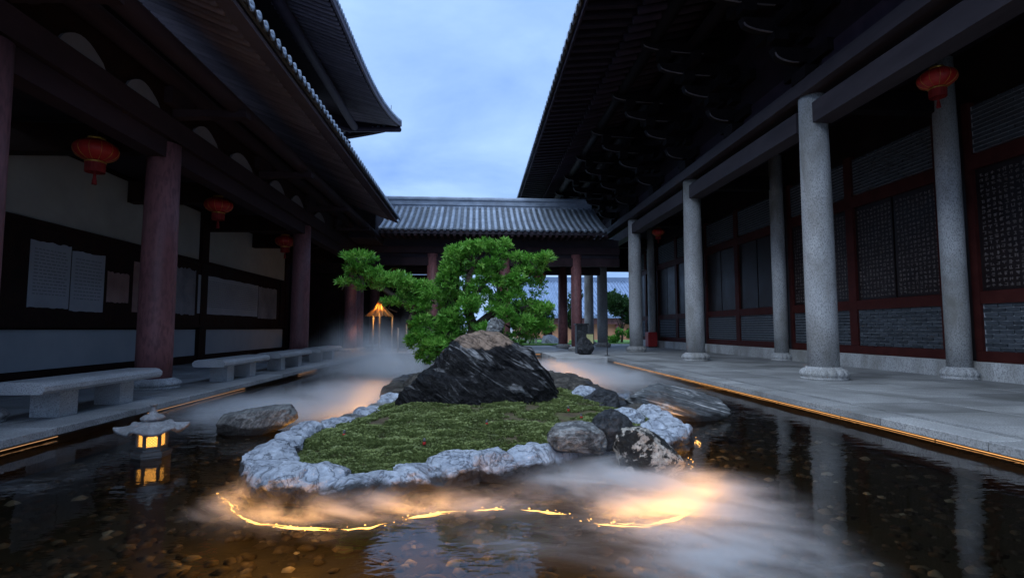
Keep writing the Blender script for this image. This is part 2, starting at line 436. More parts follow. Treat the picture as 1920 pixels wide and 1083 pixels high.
gl = nt.nodes.new('ShaderNodeBsdfGlossy'); gl.inputs['Roughness'].default_value = 0.03
nt.links.new(bp.outputs[0], gl.inputs['Normal'])
tp = nt.nodes.new('ShaderNodeBsdfTransparent'); tp.inputs['Color'].default_value = (0.52, 0.50, 0.44, 1)
ms = nt.nodes.new('ShaderNodeMixShader')
nt.links.new(fr.outputs[0], ms.inputs[0]); nt.links.new(tp.outputs[0], ms.inputs[1]); nt.links.new(gl.outputs[0], ms.inputs[2])
nt.links.new(ms.outputs[0], o.inputs['Surface'])
M['water'] = mw
M['pond_floor'] = simple('pond_floor', (0.016, 0.015, 0.010), (0.034, 0.031, 0.021), 1.5, 0.95, 0.4, 0.01)

mp_, nt, b, o = new_mat('pebble')
at = nt.nodes.new('ShaderNodeAttribute'); at.attribute_name = 'tone'; at.attribute_type = 'GEOMETRY'
nt.links.new(ramp(nt, at.outputs['Fac'], [(0, (0.012, 0.010, 0.008)), (0.75, (0.046, 0.039, 0.028)), (0.94, (0.12, 0.108, 0.085)), (1, (0.34, 0.33, 0.28))]), b.inputs['Base Color'])
b.inputs['Roughness'].default_value = 0.8
M['pebble'] = mp_

# =================================================================== the setting: ground, pond, walkways
WZ = -0.15
PX0, PX1, PY0, PY1 = -4.25, 4.55, -7.0, 22.4
structure(build('ground', MB().box(-400, 400, -200, 900, -1.2, -0.62), M['ground']))
structure(build('pond_floor', MB().box(PX0 - 0.32, PX1 + 0.32, PY0 - 0.3, PY1 + 0.3, -0.62, -0.46), M['pond_floor']))
wm = MB().add([(PX0 - .24, PY0, WZ), (PX1 + .28, PY0, WZ), (PX1 + .28, PY1 + .02, WZ), (PX0 - .24, PY1 + .02, WZ)], [(0, 1, 2, 3)])
structure(build('water', wm, M['water']))

lw = structure(build('left_walkway', MB().box(-13, PX0 - 0.22, PY0, 24.0, -0.62, -0.012), M['joint']))
rw = structure(build('right_walkway', MB().box(PX1 + 0.26, 14.5, PY0, 36.0, -0.62, -0.012), M['joint']))
bt = structure(build('back_terrace', MB().box(PX0 - 0.217, PX1 + 0.257, PY1 + 0.06, 32.0, -0.62, -0.012).box(-13, PX0 - 0.223, 24.003, 32.0, -0.62, -0.012), M['joint']))
structure(build('front_terrace', MB().box(-13, 14.5, -14, PY0 - 0.003, -0.62, -0.0), M['granite_pave']))

slab_cache = {}
def slab(parent, x0, x1, y0, y1, th=0.05, name='paving_slab'):
    key = (round(x1 - x0, 3), round(y1 - y0, 3), th)
    if key not in slab_cache:
        hx, hy = (x1 - x0) / 2 - 0.007, (y1 - y0) / 2 - 0.007
        slab_cache[key] = fixn(MB().bev(-hx, hx, -hy, hy, -th, 0, 0.006).mesh('paving_slab', M['granite_pave']))
    return ob(name, slab_cache[key], parent, ((x0 + x1) / 2, (y0 + y1) / 2, random.uniform(-0.0015, 0.0015)))

y = 2.0
while y < 22.4:
    slab(lw, PX0 - 0.66, PX0, y, y + 1.275, 0.075, 'edge_slab')
    slab(rw, PX1, PX1 + 0.40, y, y + 1.275, 0.085, 'edge_slab')
    y += 1.275
# the rest of the left veranda floor
y = 4.0
k = 0
while y < 23.9:
    for x0, x1 in ((-6.6, -4.91), (-8.29, -6.6)):
        slab(lw, x0, x1, y, min(y + 1.6, 24.0))
    y += 1.6
# right walkway: drain course then paving
y = 2.5
while y < 34:
    dy = 0.9 if y < 17 else 1.8
    off = 0.0
    for i, (x0, x1) in enumerate(((5.06, 6.26), (6.26, 7.46), (7.46, 8.66), (8.66, 9.86))):
        slab(rw, x0, x1, y + (0.45 if (i % 2 and dy < 1) else 0), y + dy + (0.45 if (i % 2 and dy < 1) else 0))
    y += dy
# drain: a granite strip with dark slots cut through
dm = MB()
y = 2.5
strip = MB()
while y < 24:
    strip.box(4.952, 4.985, y, y + 0.205, -0.04, 0.001)
    strip.box(5.013, 5.058, y, y + 0.205, -0.04, 0.001)
    strip.box(4.9852, 5.0128, y, y + 0.09, -0.04, 0.0012)
    y += 0.205
build('drain_strip', strip, M['granite_pave'], rw)
x = -12.0
for yy in (22.46, 24.1, 26.4, 29.0):
    x = -4.2
    while x < 4.4:
        slab(bt, x, x + 1.43, yy, {22.46: 24.1, 24.1: 26.4, 26.4: 29.0, 29.0: 31.9}[yy], 0.24 if yy < 23 else 0.05)
        x += 1.4345
# stone block jutting at the far right corner of the pond
blk = thing('stone_block', 'low granite block at far end of pond beside dark pedestal', 'stone block', (3.75, 20.2, -0.6))
build('block_body', MB().bev(2.75, 4.53, 18.3, 22.38, -0.6, 0.02, 0.02), M['granite'], blk)

# pebbles on the pond floor
def blob_scatter(name, cx, cyy, cz, sx, sy, sz, ang, tone, mat):
    base = np.array([(1, 0, 0), (-1, 0, 0), (0, 1, 0), (0, -1, 0), (0, 0, 1), (0.62, 0.62, 0.45), (-0.62, 0.62, 0.45), (-0.62, -0.62, 0.45), (0.62, -0.62, 0.45)], float)
    fs = np.array([(0, 5, 8), (5, 4, 8), (2, 5, 0), (2, 6, 5), (5, 6, 4), (1, 6, 2), (1, 7, 6), (6, 7, 4), (3, 7, 1), (3, 8, 7), (7, 8, 4), (0, 8, 3)])
    N = len(cx); ca, sa = np.cos(ang), np.sin(ang)
    P = base[None] * np.stack([sx, sy, sz], 1)[:, None, :] * rng.uniform(0.8, 1.2, (N, 9, 1))
    X = P[:, :, 0] * ca[:, None] - P[:, :, 1] * sa[:, None] + cx[:, None]
    Y = P[:, :, 0] * sa[:, None] + P[:, :, 1] * ca[:, None] + cyy[:, None]
    Z = P[:, :, 2] + cz[:, None]
    V = np.stack([X, Y, Z], 2).reshape(-1, 3)
    F = (fs[None] + (np.arange(N) * 9)[:, None, None]).reshape(-1, 3)
    return raw_mesh(name, V, F, mat, np.repeat(tone, len(fs)), True)

def raw_mesh(name, V, F, mat, tone=None, smooth=False):
    me = bpy.data.meshes.new(name)
    nf, k = F.shape
    me.vertices.add(len(V)); me.vertices.foreach_set('co', V.astype(np.float32).ravel())
    me.loops.add(nf * k); me.loops.foreach_set('vertex_index', F.astype(np.int32).ravel())
    me.polygons.add(nf); me.polygons.foreach_set('loop_start', np.arange(0, nf * k, k, dtype=np.int32))
    try: me.polygons.foreach_set('loop_total', np.full(nf, k, dtype=np.int32))
    except Exception: pass
    me.materials.append(mat)
    if smooth: me.polygons.foreach_set('use_smooth', np.ones(nf, bool))
    if tone is not None:
        a = me.attributes.new('tone', 'FLOAT', 'FACE'); a.data.foreach_set('value', tone.astype(np.float32))
    me.update(calc_edges=True); me.validate()
    return me

N = 9000
u = rng.random(N) ** 1.7
py = 1.2 + u * 14
px = rng.uniform(PX0, PX1, N)
sz = rng.uniform(0.018, 0.055, N) * (1 + 0.25 * u)
pm = blob_scatter('pebbles', px, py, np.full(N, -0.462), sz * rng.uniform(0.9, 1.5, N), sz, sz * 0.6, rng.uniform(0, 6.28, N), rng.random(N), M['pebble'])
pb = ob('pebbles', pm); tag(pb, 'brown and pale pebbles on the pond floor', 'pebbles', None, 'stuff')

# =================================================================== left hall (veranda, wall, lower roof)
lh = thing('veranda_hall', 'hall with dull red columns, plastered wall and low tiled eave along the pond', 'building', (-8, 12, 0))
red_col_me = fixn(MB().lathe([(0.272, 0.16), (0.272, 0.8), (0.268, 2.2), (0.255, 4.2)], 32).mesh('column', M['red_col'], True))
def base_mesh(r, h, name):
    n = 96; prof = [(r * 1.46, 0), (r * 1.46, h * 0.14), (r * 1.34, h * 0.17), (r * 1.44, h * 0.30), (r * 1.50, h * 0.45), (r * 1.42, h * 0.66), (r * 1.26, h * 0.84), (r * 1.14, h * 0.90), (r * 1.14, h * 0.98), (r * 1.05, h)]
    vs = []; fs = []
    for j, (rr, z) in enumerate(prof):
        for k in range(n):
            a = 2 * math.pi * k / n
            bl = 1 + (0.085 * (abs(math.sin(a * 8)) ** 0.5 - 0.6) if 2 < j < 7 else 0)
            vs.append((rr * bl * math.cos(a), rr * bl * math.sin(a), z))
    for j in range(len(prof) - 1):
        for k in range(n):
            k2 = (k + 1) % n
            fs.append((j * n + k, j * n + k2, (j + 1) * n + k2, (j + 1) * n + k))
    fs.append(tuple(reversed(range(n)))); fs.append(tuple((len(prof) - 1) * n + k for k in range(n)))
    return fixn(MB().add(vs, fs).mesh(name, M['granite'], True))
lbase = base_mesh(0.272, 0.17, 'column_base')
LCOL = [-1.0, 6.06, 9.5, 16.92, 23.6]
LX = -5.45
for yy in LCOL:
    c = ob('column', red_col_me, lh, (LX, yy, 0))
    bo = ob('column_base', lbase, c, world_space=False)
# lintels and beams along Y
Y0, Y1 = -6.0, 23.9
build('lintel', MB().box(-5.60, -5.30, Y0, Y1, 3.92, 4.22), M['beam_l'], lh)
build('upper_beam', MB().box(-5.66, -5.22, Y0, Y1, 4.25, 4.62).box(-5.58, -5.32, Y0, Y1, 4.215, 4.255), M['beam_l'], lh)
build('purlin', MB().tube([(-4.28, Y0, 4.93), (-4.28, Y1, 4.93)], 0.15, 12), M['beam_l'], lh, True)
build('purlin', MB().tube([(-5.2, Y0, 5.26), (-5.2, Y1, 5.26)], 0.15, 12), M['beam_l'], lh, True)
# brackets carrying the eave purlin, at each column and between
def bracket_prof(x0, x1, z0, z1):
    # cantilever arm with a curved belly
    pts = [(x0, z1), (x1, z1), (x1, z1 - 0.12)]
    for t in np.linspace(0, 1, 7):
        a = t * math.pi / 2
        pts.append((x1 + (x0 - x1) * (0.12 + 0.88 * math.sin(a)) , z1 - 0.12 - (z1 - z0 - 0.12) * (1 - math.cos(a))))
    return pts
for yy in [-1.0, 2.7, 6.06, 9.5, 13.2, 16.92, 20.3]:
    build('eave_bracket', MB().prism(bracket_prof(-5.56, -4.05, 4.625, 4.82), 'y', yy - 0.09, yy + 0.09).box(-5.52, -5.16, yy - .35, yy + .35, 4.82, 5.10), M['beam_l'], lh)
# white lens-shaped infill panels between the brackets
for (ya, yb) in [(3.3, 4.6), (4.9, 5.8), (6.8, 7.7), (8.1, 9.0), (10.0, 11.0), (11.5, 12.7), (13.7, 14.8), (15.3, 16.4), (17.5, 18.7)]:
    pts = []
    for t in np.linspace(0, 1, 11): pts.append((ya + (yb - ya) * t, 4.60 + 0.02 * math.sin(math.pi * t)))
    for t in np.linspace(1, 0, 11)[1:-1]: pts.append((ya + (yb - ya) * t, 4.66 + 0.27 * math.sin(math.pi * t) - 0.10 * t * math.sin(math.pi * t)))
    build('infill_panel', MB().prism(pts, 'x', -5.29, -5.25), M['white_infill'], lh)
build('bracket_board', MB().box(-5.40, -5.30, Y0, Y1, 4.62, 5.9), M['dark_wood'], lh)
# ceiling of the veranda
build('veranda_ceiling', MB().box(-8.3, -5.67, Y0, Y1, 4.62, 4.70), M['deck'], lh)
for yy in (2.7, 6.06, 9.5, 13.2, 16.92, 20.3):
    build('tie_beam', MB().prism([(-8.29, 4.0), (-8.29, 4.5), (-5.61, 4.5), (-5.61, 4.12), (-6.0, 4.02)], 'y', yy - 0.13, yy + 0.13), M['dark_wood'], lh)
# wall
wall = build('wall', MB().box(-8.75, -8.36, Y0, 23.9, 0, 4.62), M['dark_wood'], lh)
WY = [(-6, 2.3), (2.7, 9.3), (9.7, 16.45), (16.95, 23.7)]
for a, c in WY:
    build('plaster_panel', MB().bev(-8.37, -8.30, a, c, 3.06, 4.5, 0.0), M['plaster'], lh)
    build('lower_panel', MB().box(-8.37, -8.31, a, c, 0.22, 0.98), M['plaster_low'], lh)
build('end_wall', MB().box(-13, -5.0, 23.95, 24.15, 3.9, 8.2), M['dark_wood'], lh)
build('skirting', MB().box(-8.37, -8.27, Y0, 23.9, 0.0, 0.2), M['dark_wood'], lh)
for yy in (9.5, 16.7, 23.8):
    build('wall_post', MB().box(-8.37, -8.22, yy - 0.2, yy + 0.2, 0.0, 4.6), M['dark_wood'], lh)
# roof: deck, rafters, tile ends
sl = 0.40
def lroof_z(x): return 5.42 + (-3.3 - x) * sl
lr = build('roof', MB().prism([(-3.34, lroof_z(-3.34) + 0.06), (-9.5, lroof_z(-9.5) + 0.06), (-9.5, lroof_z(-9.5) + 0.22), (-3.34, lroof_z(-3.34) + 0.16)], 'y', -6, 22.4).box(-9.5, -4.95, 22.39, 26.1, 5.9, 7.4).box(-5.3, -4.2, 22.2, 24.2, 4.75, 5.95), M['deck'], lh)
lr['_o'] = [-8, 12, 0]
def sub(o):      # sub-part of a world-space part
    return o
rl = 1.75
raf_me = fixn(MB().tube([(0, 0, 0), (-rl, 0, rl * sl)], 0.068, 8).mesh('rafter', M['rafter'], True))
y = 3.2
while y < 22.2:
    o_ = ob('rafter', raf_me, lr, (-3.63, y, lroof_z(-3.63) - 0.01), world_space=False)
    y += 0.21
build('fascia_board', MB().prism([(-3.30, 5.40), (-3.66, 5.40 + 0.36 * sl), (-3.66, 5.47 + 0.36 * sl), (-3.30, 5.47)], 'y', -6, 22.4), M['rafter'], lr, world_space=False)
def roll_me(length, r, slope, name='roll_tile', n=8):
    mb = MB(); vs = []; fs = []
    segs = max(2, int(length / 0.3))
    for i in range(segs + 1):
        d = length * i / segs
        for k in range(n + 1):
            a = math.pi * k / n
            rr = r * (1.0 if i % 2 == 0 else 0.94)
            vs.append((-d, rr * math.cos(a), d * slope + rr * math.sin(a)))
    for i in range(segs):
        for k in range(n):
            fs.append((i * (n + 1) + k, i * (n + 1) + k + 1, (i + 1) * (n + 1) + k + 1, (i + 1) * (n + 1) + k))
    mb.add(vs, fs)
    # round end disc
    dv = [(0.012, r * 1.08 * math.cos(t), r * 0.35 + r * 1.08 * math.sin(t)) for t in np.linspace(0, 2 * math.pi, 13)[:-1]]
    dv2 = [(-0.03, a, c) for _, a, c in dv]
    mb.add(dv + dv2, [tuple(range(12))] + [(i, (i + 1) % 12, 12 + (i + 1) % 12, 12 + i) for i in range(12)])
    return mb.mesh(name, M['tile'], True)
def drip_me(w, drop, length, slope, name='drip_tile'):
    n = 8; vs = []; fs = []
    for k in range(n + 1):
        t = -1 + 2 * k / n
        sag = -0.03 * (1 - t * t)
        low = -drop * (1 - abs(t) ** 1.6)
        vs += [(0.03, t * w / 2, sag + low), (0.0, t * w / 2, sag + 0.01), (-length, t * w / 2, sag + length * slope), (0.045, t * w / 2, sag + low - 0.004), (0.02, t * w / 2, sag + 0.03), (-length, t * w / 2, sag + length * slope + .02)]
    for k in range(n):
        b0 = 6 * k; b1 = 6 * (k + 1)
        fs += [(b0, b0 + 1, b1 + 1, b1), (b0 + 1, b0 + 2, b1 + 2, b1 + 1), (b0 + 3, b1 + 3, b1 + 4, b0 + 4), (b0 + 4, b1 + 4, b1 + 5, b0 + 5), (b0, b1, b1 + 3, b0 + 3)]
    return fixn(MB().add(vs, fs).mesh(name, M['tile'], True))
rt = fixn(roll_me(0.9, 0.075, sl))
dt = drip_me(0.22, 0.085, 0.5, sl)
y = 4.2
while y < 22.2:
    ob('roll_tile', rt, lr, (-3.24, y, 5.60), world_space=False)
    ob('drip_tile', dt, lr, (-3.23, y + 0.13, 5.585), world_space=False)
    y += 0.26
build('tile_bed', MB().prism([(-3.28, 5.55), (-9.5, 5.55 + 6.22 * sl), (-9.5, 5.66 + 6.22 * sl), (-3.28, 5.575)], 'y', -6, 22.35), M['tile'], lr, world_space=False)

# notice board on the wall
nb = thing('notice_board', 'long dark framed notice board with pale posters on left wall', 'notice board', (-8.3, 16, 1.05))
build('backing', MB().box(-8.30, -8.24, 2.7, 23.6, 1.05, 3.02), M['dark_wood'], nb)
build('frame', MB().box(-8.30, -8.20, 2.7, 23.6, 1.03, 1.12).box(-8.30, -8.20, 2.7, 23.6, 2.93, 3.04).box(-8.3, -8.2, 9.75, 10.0, 1.12, 2.93).box(-8.3, -8.2, 14.2, 14.35, 1.12, 2.93).box(-8.3, -8.2, 22.95, 23.1, 1.12, 2.93), M['dark_wood'], nb)
def poster(y0, y1, z0, z1, mat, wav=0.0, seed=0, lines=0):
    n = 14; pts = []
    r2 = random.Random(seed)
    for i in range(n + 1):
        pts.append((y0 + (y1 - y0) * i / n, z0 + wav * r2.uniform(-0.5, 0.5)))
    for i in range(n, -1, -1):
        pts.append((y0 + (y1 - y0) * i / n, z1 + wav * r2.uniform(-1, 0.6)))
    p = build('poster', MB().prism(pts, 'x', -8.238, -8.230), mat, nb)
    if lines:
        mb = MB(); h = (z1 - z0) * 0.7 / lines
        for i in range(lines):
            zc_ = z1 - 0.16 - (z1 - z0) * 0.72 * i / lines
            yy = y0 + 0.1
            while yy < y1 - 0.12:
                wd = r2.uniform(0.04, 0.12)
                mb.box(-8.2295, -8.2285, yy, min(yy + wd, y1 - 0.08), zc_ - 0.012, zc_ + 0.012); yy += wd + 0.03
        p['_o'] = [-8.3, 16, 1.05]
        build('print', mb, M['ink'], p, world_space=False)['kind'] = 'stuff'
    return p
poster(10.35, 11.35, 1.40, 2.66, M['paper'], 0.02, 1, 14)
poster(11.38, 12.35, 1.36, 2.60, M['paper'], 0.018, 2, 12)
poster(12.45, 13.2, 1.60, 2.28, M['paper_red'], 0.03, 3)
poster(13.35, 13.75, 1.40, 2.62, M['paper_red'], 0.0, 4)
poster(15.0, 16.2, 1.40, 2.72, M['paper_dark'], 0.05, 5)
poster(16.35, 20.7, 1.45, 2.62, M['paper'], 0.02, 6, 13)
poster(20.75, 22.6, 1.40, 2.60, M['paper_dark'], 0.03, 7)
poster(7.6, 9.6, 1.5, 2.4, M['paper_dark'], 0.06, 8)

# =================================================================== upper hall roof behind the left hall
uh = thing('great_roof_hall', 'tall hall whose upturned dark eave rises above the low eave', 'building', (-14, 18, 0))
EX, EZ = -5.15, 12.62
def up_z(y):       # the eave line sweeps up at the far corner
    t = max(0.0, (y - 22.0) / 12.0)
    return EZ + 1.45 * t ** 2.2
def up_x(y):
    t = max(0.0, (y - 24.0) / 10.0)
    return EX + 0.25 * t ** 2
ur = bpy.data.objects.new('upper_roof', None)
ys = list(np.linspace(9, 22, 9)) + list(np.linspace(23, 34, 23))
vs = []; fs = []
usl = 0.42
for y in ys:
    x0, z0 = up_x(y), up_z(y)
    dx = min(5.5, max(0.3, 36.5 - y))
    dx = 5.5
    zi = EZ + dx * usl
    for (x, z) in ((x0, z0), (x0 - dx * 0.5, (z0 + zi) / 2 - 0.22), (x0 - dx, zi), (x0 - dx, zi + 0.25), (x0 - dx * .5, (z0 + zi) / 2 + 0.02), (x0, z0 + 0.22)):
        vs.append((x, min(y, 34.0), z))
for i in range(len(ys) - 1):
    for k in range(6):
        k2 = (k + 1) % 6
        fs.append((i * 6 + k, i * 6 + k2, (i + 1) * 6 + k2, (i + 1) * 6 + k))
fs.append(tuple(range(6))); e_ = (len(ys) - 1) * 6; fs.append(tuple(e_ + k for k in range(6)))
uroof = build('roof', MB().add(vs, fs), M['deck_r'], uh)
y = 11.5
while y < 33.6:
    x0, z0 = up_x(y), up_z(y)
    zi = EZ + 5.5 * usl
    me = fixn(MB().tube([(x0 - 0.12, y, z0 - 0.04), (x0 - 2.75, y, (z0 + zi) / 2 - 0.28)], 0.08, 6).mesh('rafter', M['rafter'], True))
    ob('rafter', me, uroof, world_space=False)
    y += 0.30
y = 11.5
urt = fixn(roll_me(0.9, 0.10, usl))
while y < 34.0:
    ob('roll_tile', urt, uroof, (up_x(y) + 0.06, y, up_z(y) + 0.22), world_space=False)
    y += 0.30
vs2 = []
for y in ys: vs2 += [(up_x(y) + .03, y, up_z(y) - 0.06), (up_x(y) - .06, y, up_z(y) - 0.06), (up_x(y) - .06, y, up_z(y) + 0.20), (up_x(y) + .03, y, up_z(y) + 0.20)]
fs2 = []
for i in range(len(ys) - 1):
    for k in range(4): fs2.append((i * 4 + k, i * 4 + (k + 1) % 4, (i + 1) * 4 + (k + 1) % 4, (i + 1) * 4 + k))
build('fascia_board', MB().add(vs2, fs2), M['rafter'], uroof, world_space=False)
# the hip end: eave that turns left, hip beam and ridge tip
hv = []
for x in np.linspace(up_x(34) - 0.05, -11, 12):
    t = (up_x(34) - x) / 6.0
    z = up_z(34) - 1.35 * min(1, t) ** 0.7
    hv += [(x, 34.05, z - 0.05), (x, 34.05, z + 0.25), (x, 33.7, z + 0.25), (x, 33.7, z - 0.05)]
hf = []
for i in range(11):
    for k in range(4): hf.append((i * 4 + k, i * 4 + (k + 1) % 4, (i + 1) * 4 + (k + 1) % 4, (i + 1) * 4 + k))
hf += [(0, 1, 2, 3), tuple(44 + k for k in range(4))]
build('hip_slope', MB().add(hv, hf), M['deck_r'], uh)
cv = []; cf = []
for i, x in enumerate(np.linspace(up_x(34) - 0.05, -11, 12)):
    t = (up_x(34) - x) / 6.0
    cv += [(x, 33.9, up_z(34) - 1.35 * min(1, t) ** 0.7), (x, 33.75, up_z(34) + 1.0)]
    cv += [(x, 33.85, up_z(34) - 1.35 * min(1, t) ** 0.7), (x, 33.70, up_z(34) + 1.0)]
for i in range(11):
    q = 4 * i
    cf += [(q, q + 4, q + 5, q + 1), (q + 2, q + 3, q + 7, q + 6)]
build('gable_boards', MB().add([(a, y_, z if k % 2 == 0 else min(z, 14.07 + 0.15 * (-5 - a))) for k, (a, y_, z) in enumerate(cv)], cf), M['rafter_r'], uh)
for x in np.linspace(-5.6, -9.5, 12):
    t = (up_x(34) - x) / 6.0; z = up_z(34) - 1.35 * min(1, t) ** 0.7
    me = fixn(MB().lathe([(0.10, -0.1), (0.10, 0.3)], 10).mesh('roll_tile', M['tile'], True))
    ob('roll_tile', me, uroof, (x, 34.0, z + 0.2), (R(75), 0, 0), world_space=False)
build('hip_beam', MB().tube([(-5.0, 34.15, 13.86), (-7.6, 31.5, 12.8), (-9.2, 29.9, 12.6)], 0.16, 6), M['rafter_r'], uh)
build('hip_ridge', MB().tube([(-4.95, 34.2, 14.38), (-5.6, 33.7, 14.42), (-6.4, 33.2, 14.55)], [0.10, 0.15, 0.15], 8), M['tile'], uh)
build('finial_rod', MB().tube([(-5.5, 33.6, 14.6), (-5.5, 33.6, 15.25)], 0.02, 6), M['metal_dark'], uh)
build('corner_bracket', MB().tube([(-8.05, 33.6, 12.7), (-9.4, 32.2, 13.6)], [0.1, 0.24], 6), M['rafter_r'], uh)
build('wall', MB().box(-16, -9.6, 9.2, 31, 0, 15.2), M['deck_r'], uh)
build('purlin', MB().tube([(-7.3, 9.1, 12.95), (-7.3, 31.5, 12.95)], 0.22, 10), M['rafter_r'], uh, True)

# =================================================================== right hall
rh = thing('granite_column_hall', 'great hall with pale granite columns and a deep dark eave beside the pond', 'building', (10, 18, 0))
RX = 6.95
RCOL = [-2.4, 4.0, 10.33, 16.6, 22.9, 29.1, 32.6]
gcol = fixn(MB().lathe([(0.283, 0.24), (0.285, 1.5), (0.282, 3.5), (0.262, 5.78)], 36).mesh('column', M['granite'], True))
gbase = base_mesh(0.29, 0.25, 'column_base')
for yy in RCOL:
    c = ob('column', gcol, rh, (RX, yy, 0))
    bo = ob('column_base', gbase, c, (0, 0, 0), world_space=False)
icol = fixn(MB().lathe([(0.21, 0.22), (0.212, 1.5), (0.21, 4.0), (0.20, 6.6)], 32).mesh('inner_column', M['granite'], True))
ibase = base_mesh(0.22, 0.24, 'column_base')
for yy in RCOL[1:-1]:
    c = ob('inner_column', icol, rh, (9.70, yy - 0.15, 0))
    bo = ob('column_base', ibase, c, (0, 0, 0), world_space=False)
for a, c in zip(RCOL[:-1], RCOL[1:]):
    build('lintel', MB().bev(RX - 0.20, RX + 0.20, a + 0.28, c - 0.28, 5.14, 5.58, 0.03), M['beam_r'], rh)
build('plate_beam', MB().box(RX - 0.33, RX + 0.33, -6, 34.2, 5.785, 6.0).box(RX - 0.27, RX + 0.27, -6, 34.2, 6.003, 6.12), M['beam_r'], rh)
build('bracket_wall', MB().box(RX + 0.02, RX + 0.12, -6, 34.2, 6.12, 9.5), M['deck_r'], rh)
for i, (a, c) in enumerate(zip(RCOL[:-1], RCOL[1:])):
    n = 2
    for j in range(n):
        ya = a + (c - a) * (j + 0.12) / n; yb = a + (c - a) * (j + 0.88) / n
        build('plaster_infill', MB().box(RX - 0.02, RX + 0.018, ya, yb, 6.16, 6.62), M['rafter_r'], rh)
# bracket sets on each column and midway
arm_cache = {}
def arm_mesh(L):
    if L in arm_cache: return arm_cache[L]
    pts = [(0.3, 0.30), (0.3, 0.0), (0.0, 0.0)]
    for t in np.linspace(0, 1, 8):
        a = t * math.pi / 2
        pts.append((-L * (0.35 + 0.65 * math.sin(a)), 0.20 * (1 - math.cos(a))))
    pts.append((-L - 0.05, 0.30))
    arm_cache[L] = fixn(MB().prism(pts, 'y', -0.10, 0.10).mesh('bracket_arm', M['bracket_dark']))
    edge = []
    for t in np.linspace(0, 1, 8):
        a = t * math.pi / 2
        edge.append((-L * (0.35 + 0.65 * math.sin(a)), 0.20 * (1 - math.cos(a)) - 0.012))
    e2 = [(x - 0.012, z + 0.008) for x, z in reversed(edge)]
    arm_cache[('e', L)] = fixn(MB().prism(edge + [(x, z + 0.011) for x, z in reversed(edge)], 'y', -0.102, -0.055).mesh('painted_edge', M['edge_paint']))
    return arm_cache[L]
blockm = MB()
for k, (x, z, s_) in enumerate([(0, 6.12, 0.24), (-0.65, 6.95, 0.15), (-1.30, 7.55, 0.15), (-1.95, 8.15, 0.15), (0, 7.0, 0.16), (0, 7.6, 0.16)]):
    blockm.bev(x - s_, x + s_, -s_, s_, z, z + 0.30, 0.05)
for k, (x, z, L) in enumerate([(0, 6.42, 0.75), (0, 7.25, 0.95), (-0.65, 7.22, 0.7), (-1.3, 7.82, 0.7)]):
    blockm.box(x - 0.09, x + 0.09, -L, L, z, z + 0.25)
bset = fixn(blockm.mesh('bracket_set', M['bracket_dark']))
for i, yy in enumerate([0.8, 4.0, 7.2, 10.33, 13.45, 16.6, 19.75, 22.9, 26.0, 29.1, 32.6]):
    bs = ob('bracket_set', bset, rh, (RX - 0.05, yy, 0))
    for L, z in ((0.75, 6.50), (1.40, 7.12), (2.05, 7.72), (2.5, 8.32)):
        ar = ob('bracket_arm', arm_mesh(L), bs, (0, 0, z), world_space=False)
        ob('painted_edge', arm_cache[('e', L)], bs, (0, 0, z), world_space=False)
for x, z, r in ((5.75, 8.55, 0.17), (4.7, 8.72, 0.19)):
    build('purlin', MB().tube([(x, -6, z), (x, 34.2, z)], r, 12), M['bracket_dark'], rh, True)
# roof
REX, REZ = 2.5, 8.62
rsl = 0.26
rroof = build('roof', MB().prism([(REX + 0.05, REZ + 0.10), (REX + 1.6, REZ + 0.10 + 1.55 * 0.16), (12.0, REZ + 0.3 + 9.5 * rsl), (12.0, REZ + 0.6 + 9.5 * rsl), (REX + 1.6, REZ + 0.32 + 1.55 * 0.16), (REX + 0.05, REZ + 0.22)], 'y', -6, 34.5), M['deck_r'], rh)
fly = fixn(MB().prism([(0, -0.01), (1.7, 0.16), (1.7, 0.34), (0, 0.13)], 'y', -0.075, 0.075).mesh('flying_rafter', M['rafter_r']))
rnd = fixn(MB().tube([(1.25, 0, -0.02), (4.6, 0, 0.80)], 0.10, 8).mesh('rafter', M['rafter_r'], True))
y = 3.2
while y < 34.3:
    ob('flying_rafter', fly, rroof, (REX + 0.08, y, REZ - 0.04), world_space=False)
    ob('rafter', rnd, rroof, (REX + 0.08, y, REZ - 0.02), world_space=False)
    y += 0.40
rdt = fixn(roll_me(1.0, 0.12, 0.30))
rdr = drip_me(0.30, 0.13, 0.6, 0.3)
y = 5.0
while y < 34.3:
    ob('roll_tile', rdt, rroof, (REX - 0.06, y, REZ + 0.24), (0, 0, math.pi), world_space=False)
    ob('drip_tile', rdr, rroof, (REX - 0.07, y + 0.2, REZ + 0.22), (0, 0, math.pi), world_space=False)
    y += 0.40
build('fascia_board', MB().box(REX + 0.02, REX + 0.075, -6, 34.5, REZ - 0.02, REZ + 0.19), M['rafter_r'], rroof, world_space=False)
build('tile_bed', MB().prism([(REX + 0.0, REZ + 0.23), (REX + 0.0, REZ + 0.26), (12, REZ + 0.9 + 9.5 * rsl), (12, REZ + 0.65 + 9.5 * rsl)], 'y', -6, 34.5), M['tile'], rroof, world_space=False)
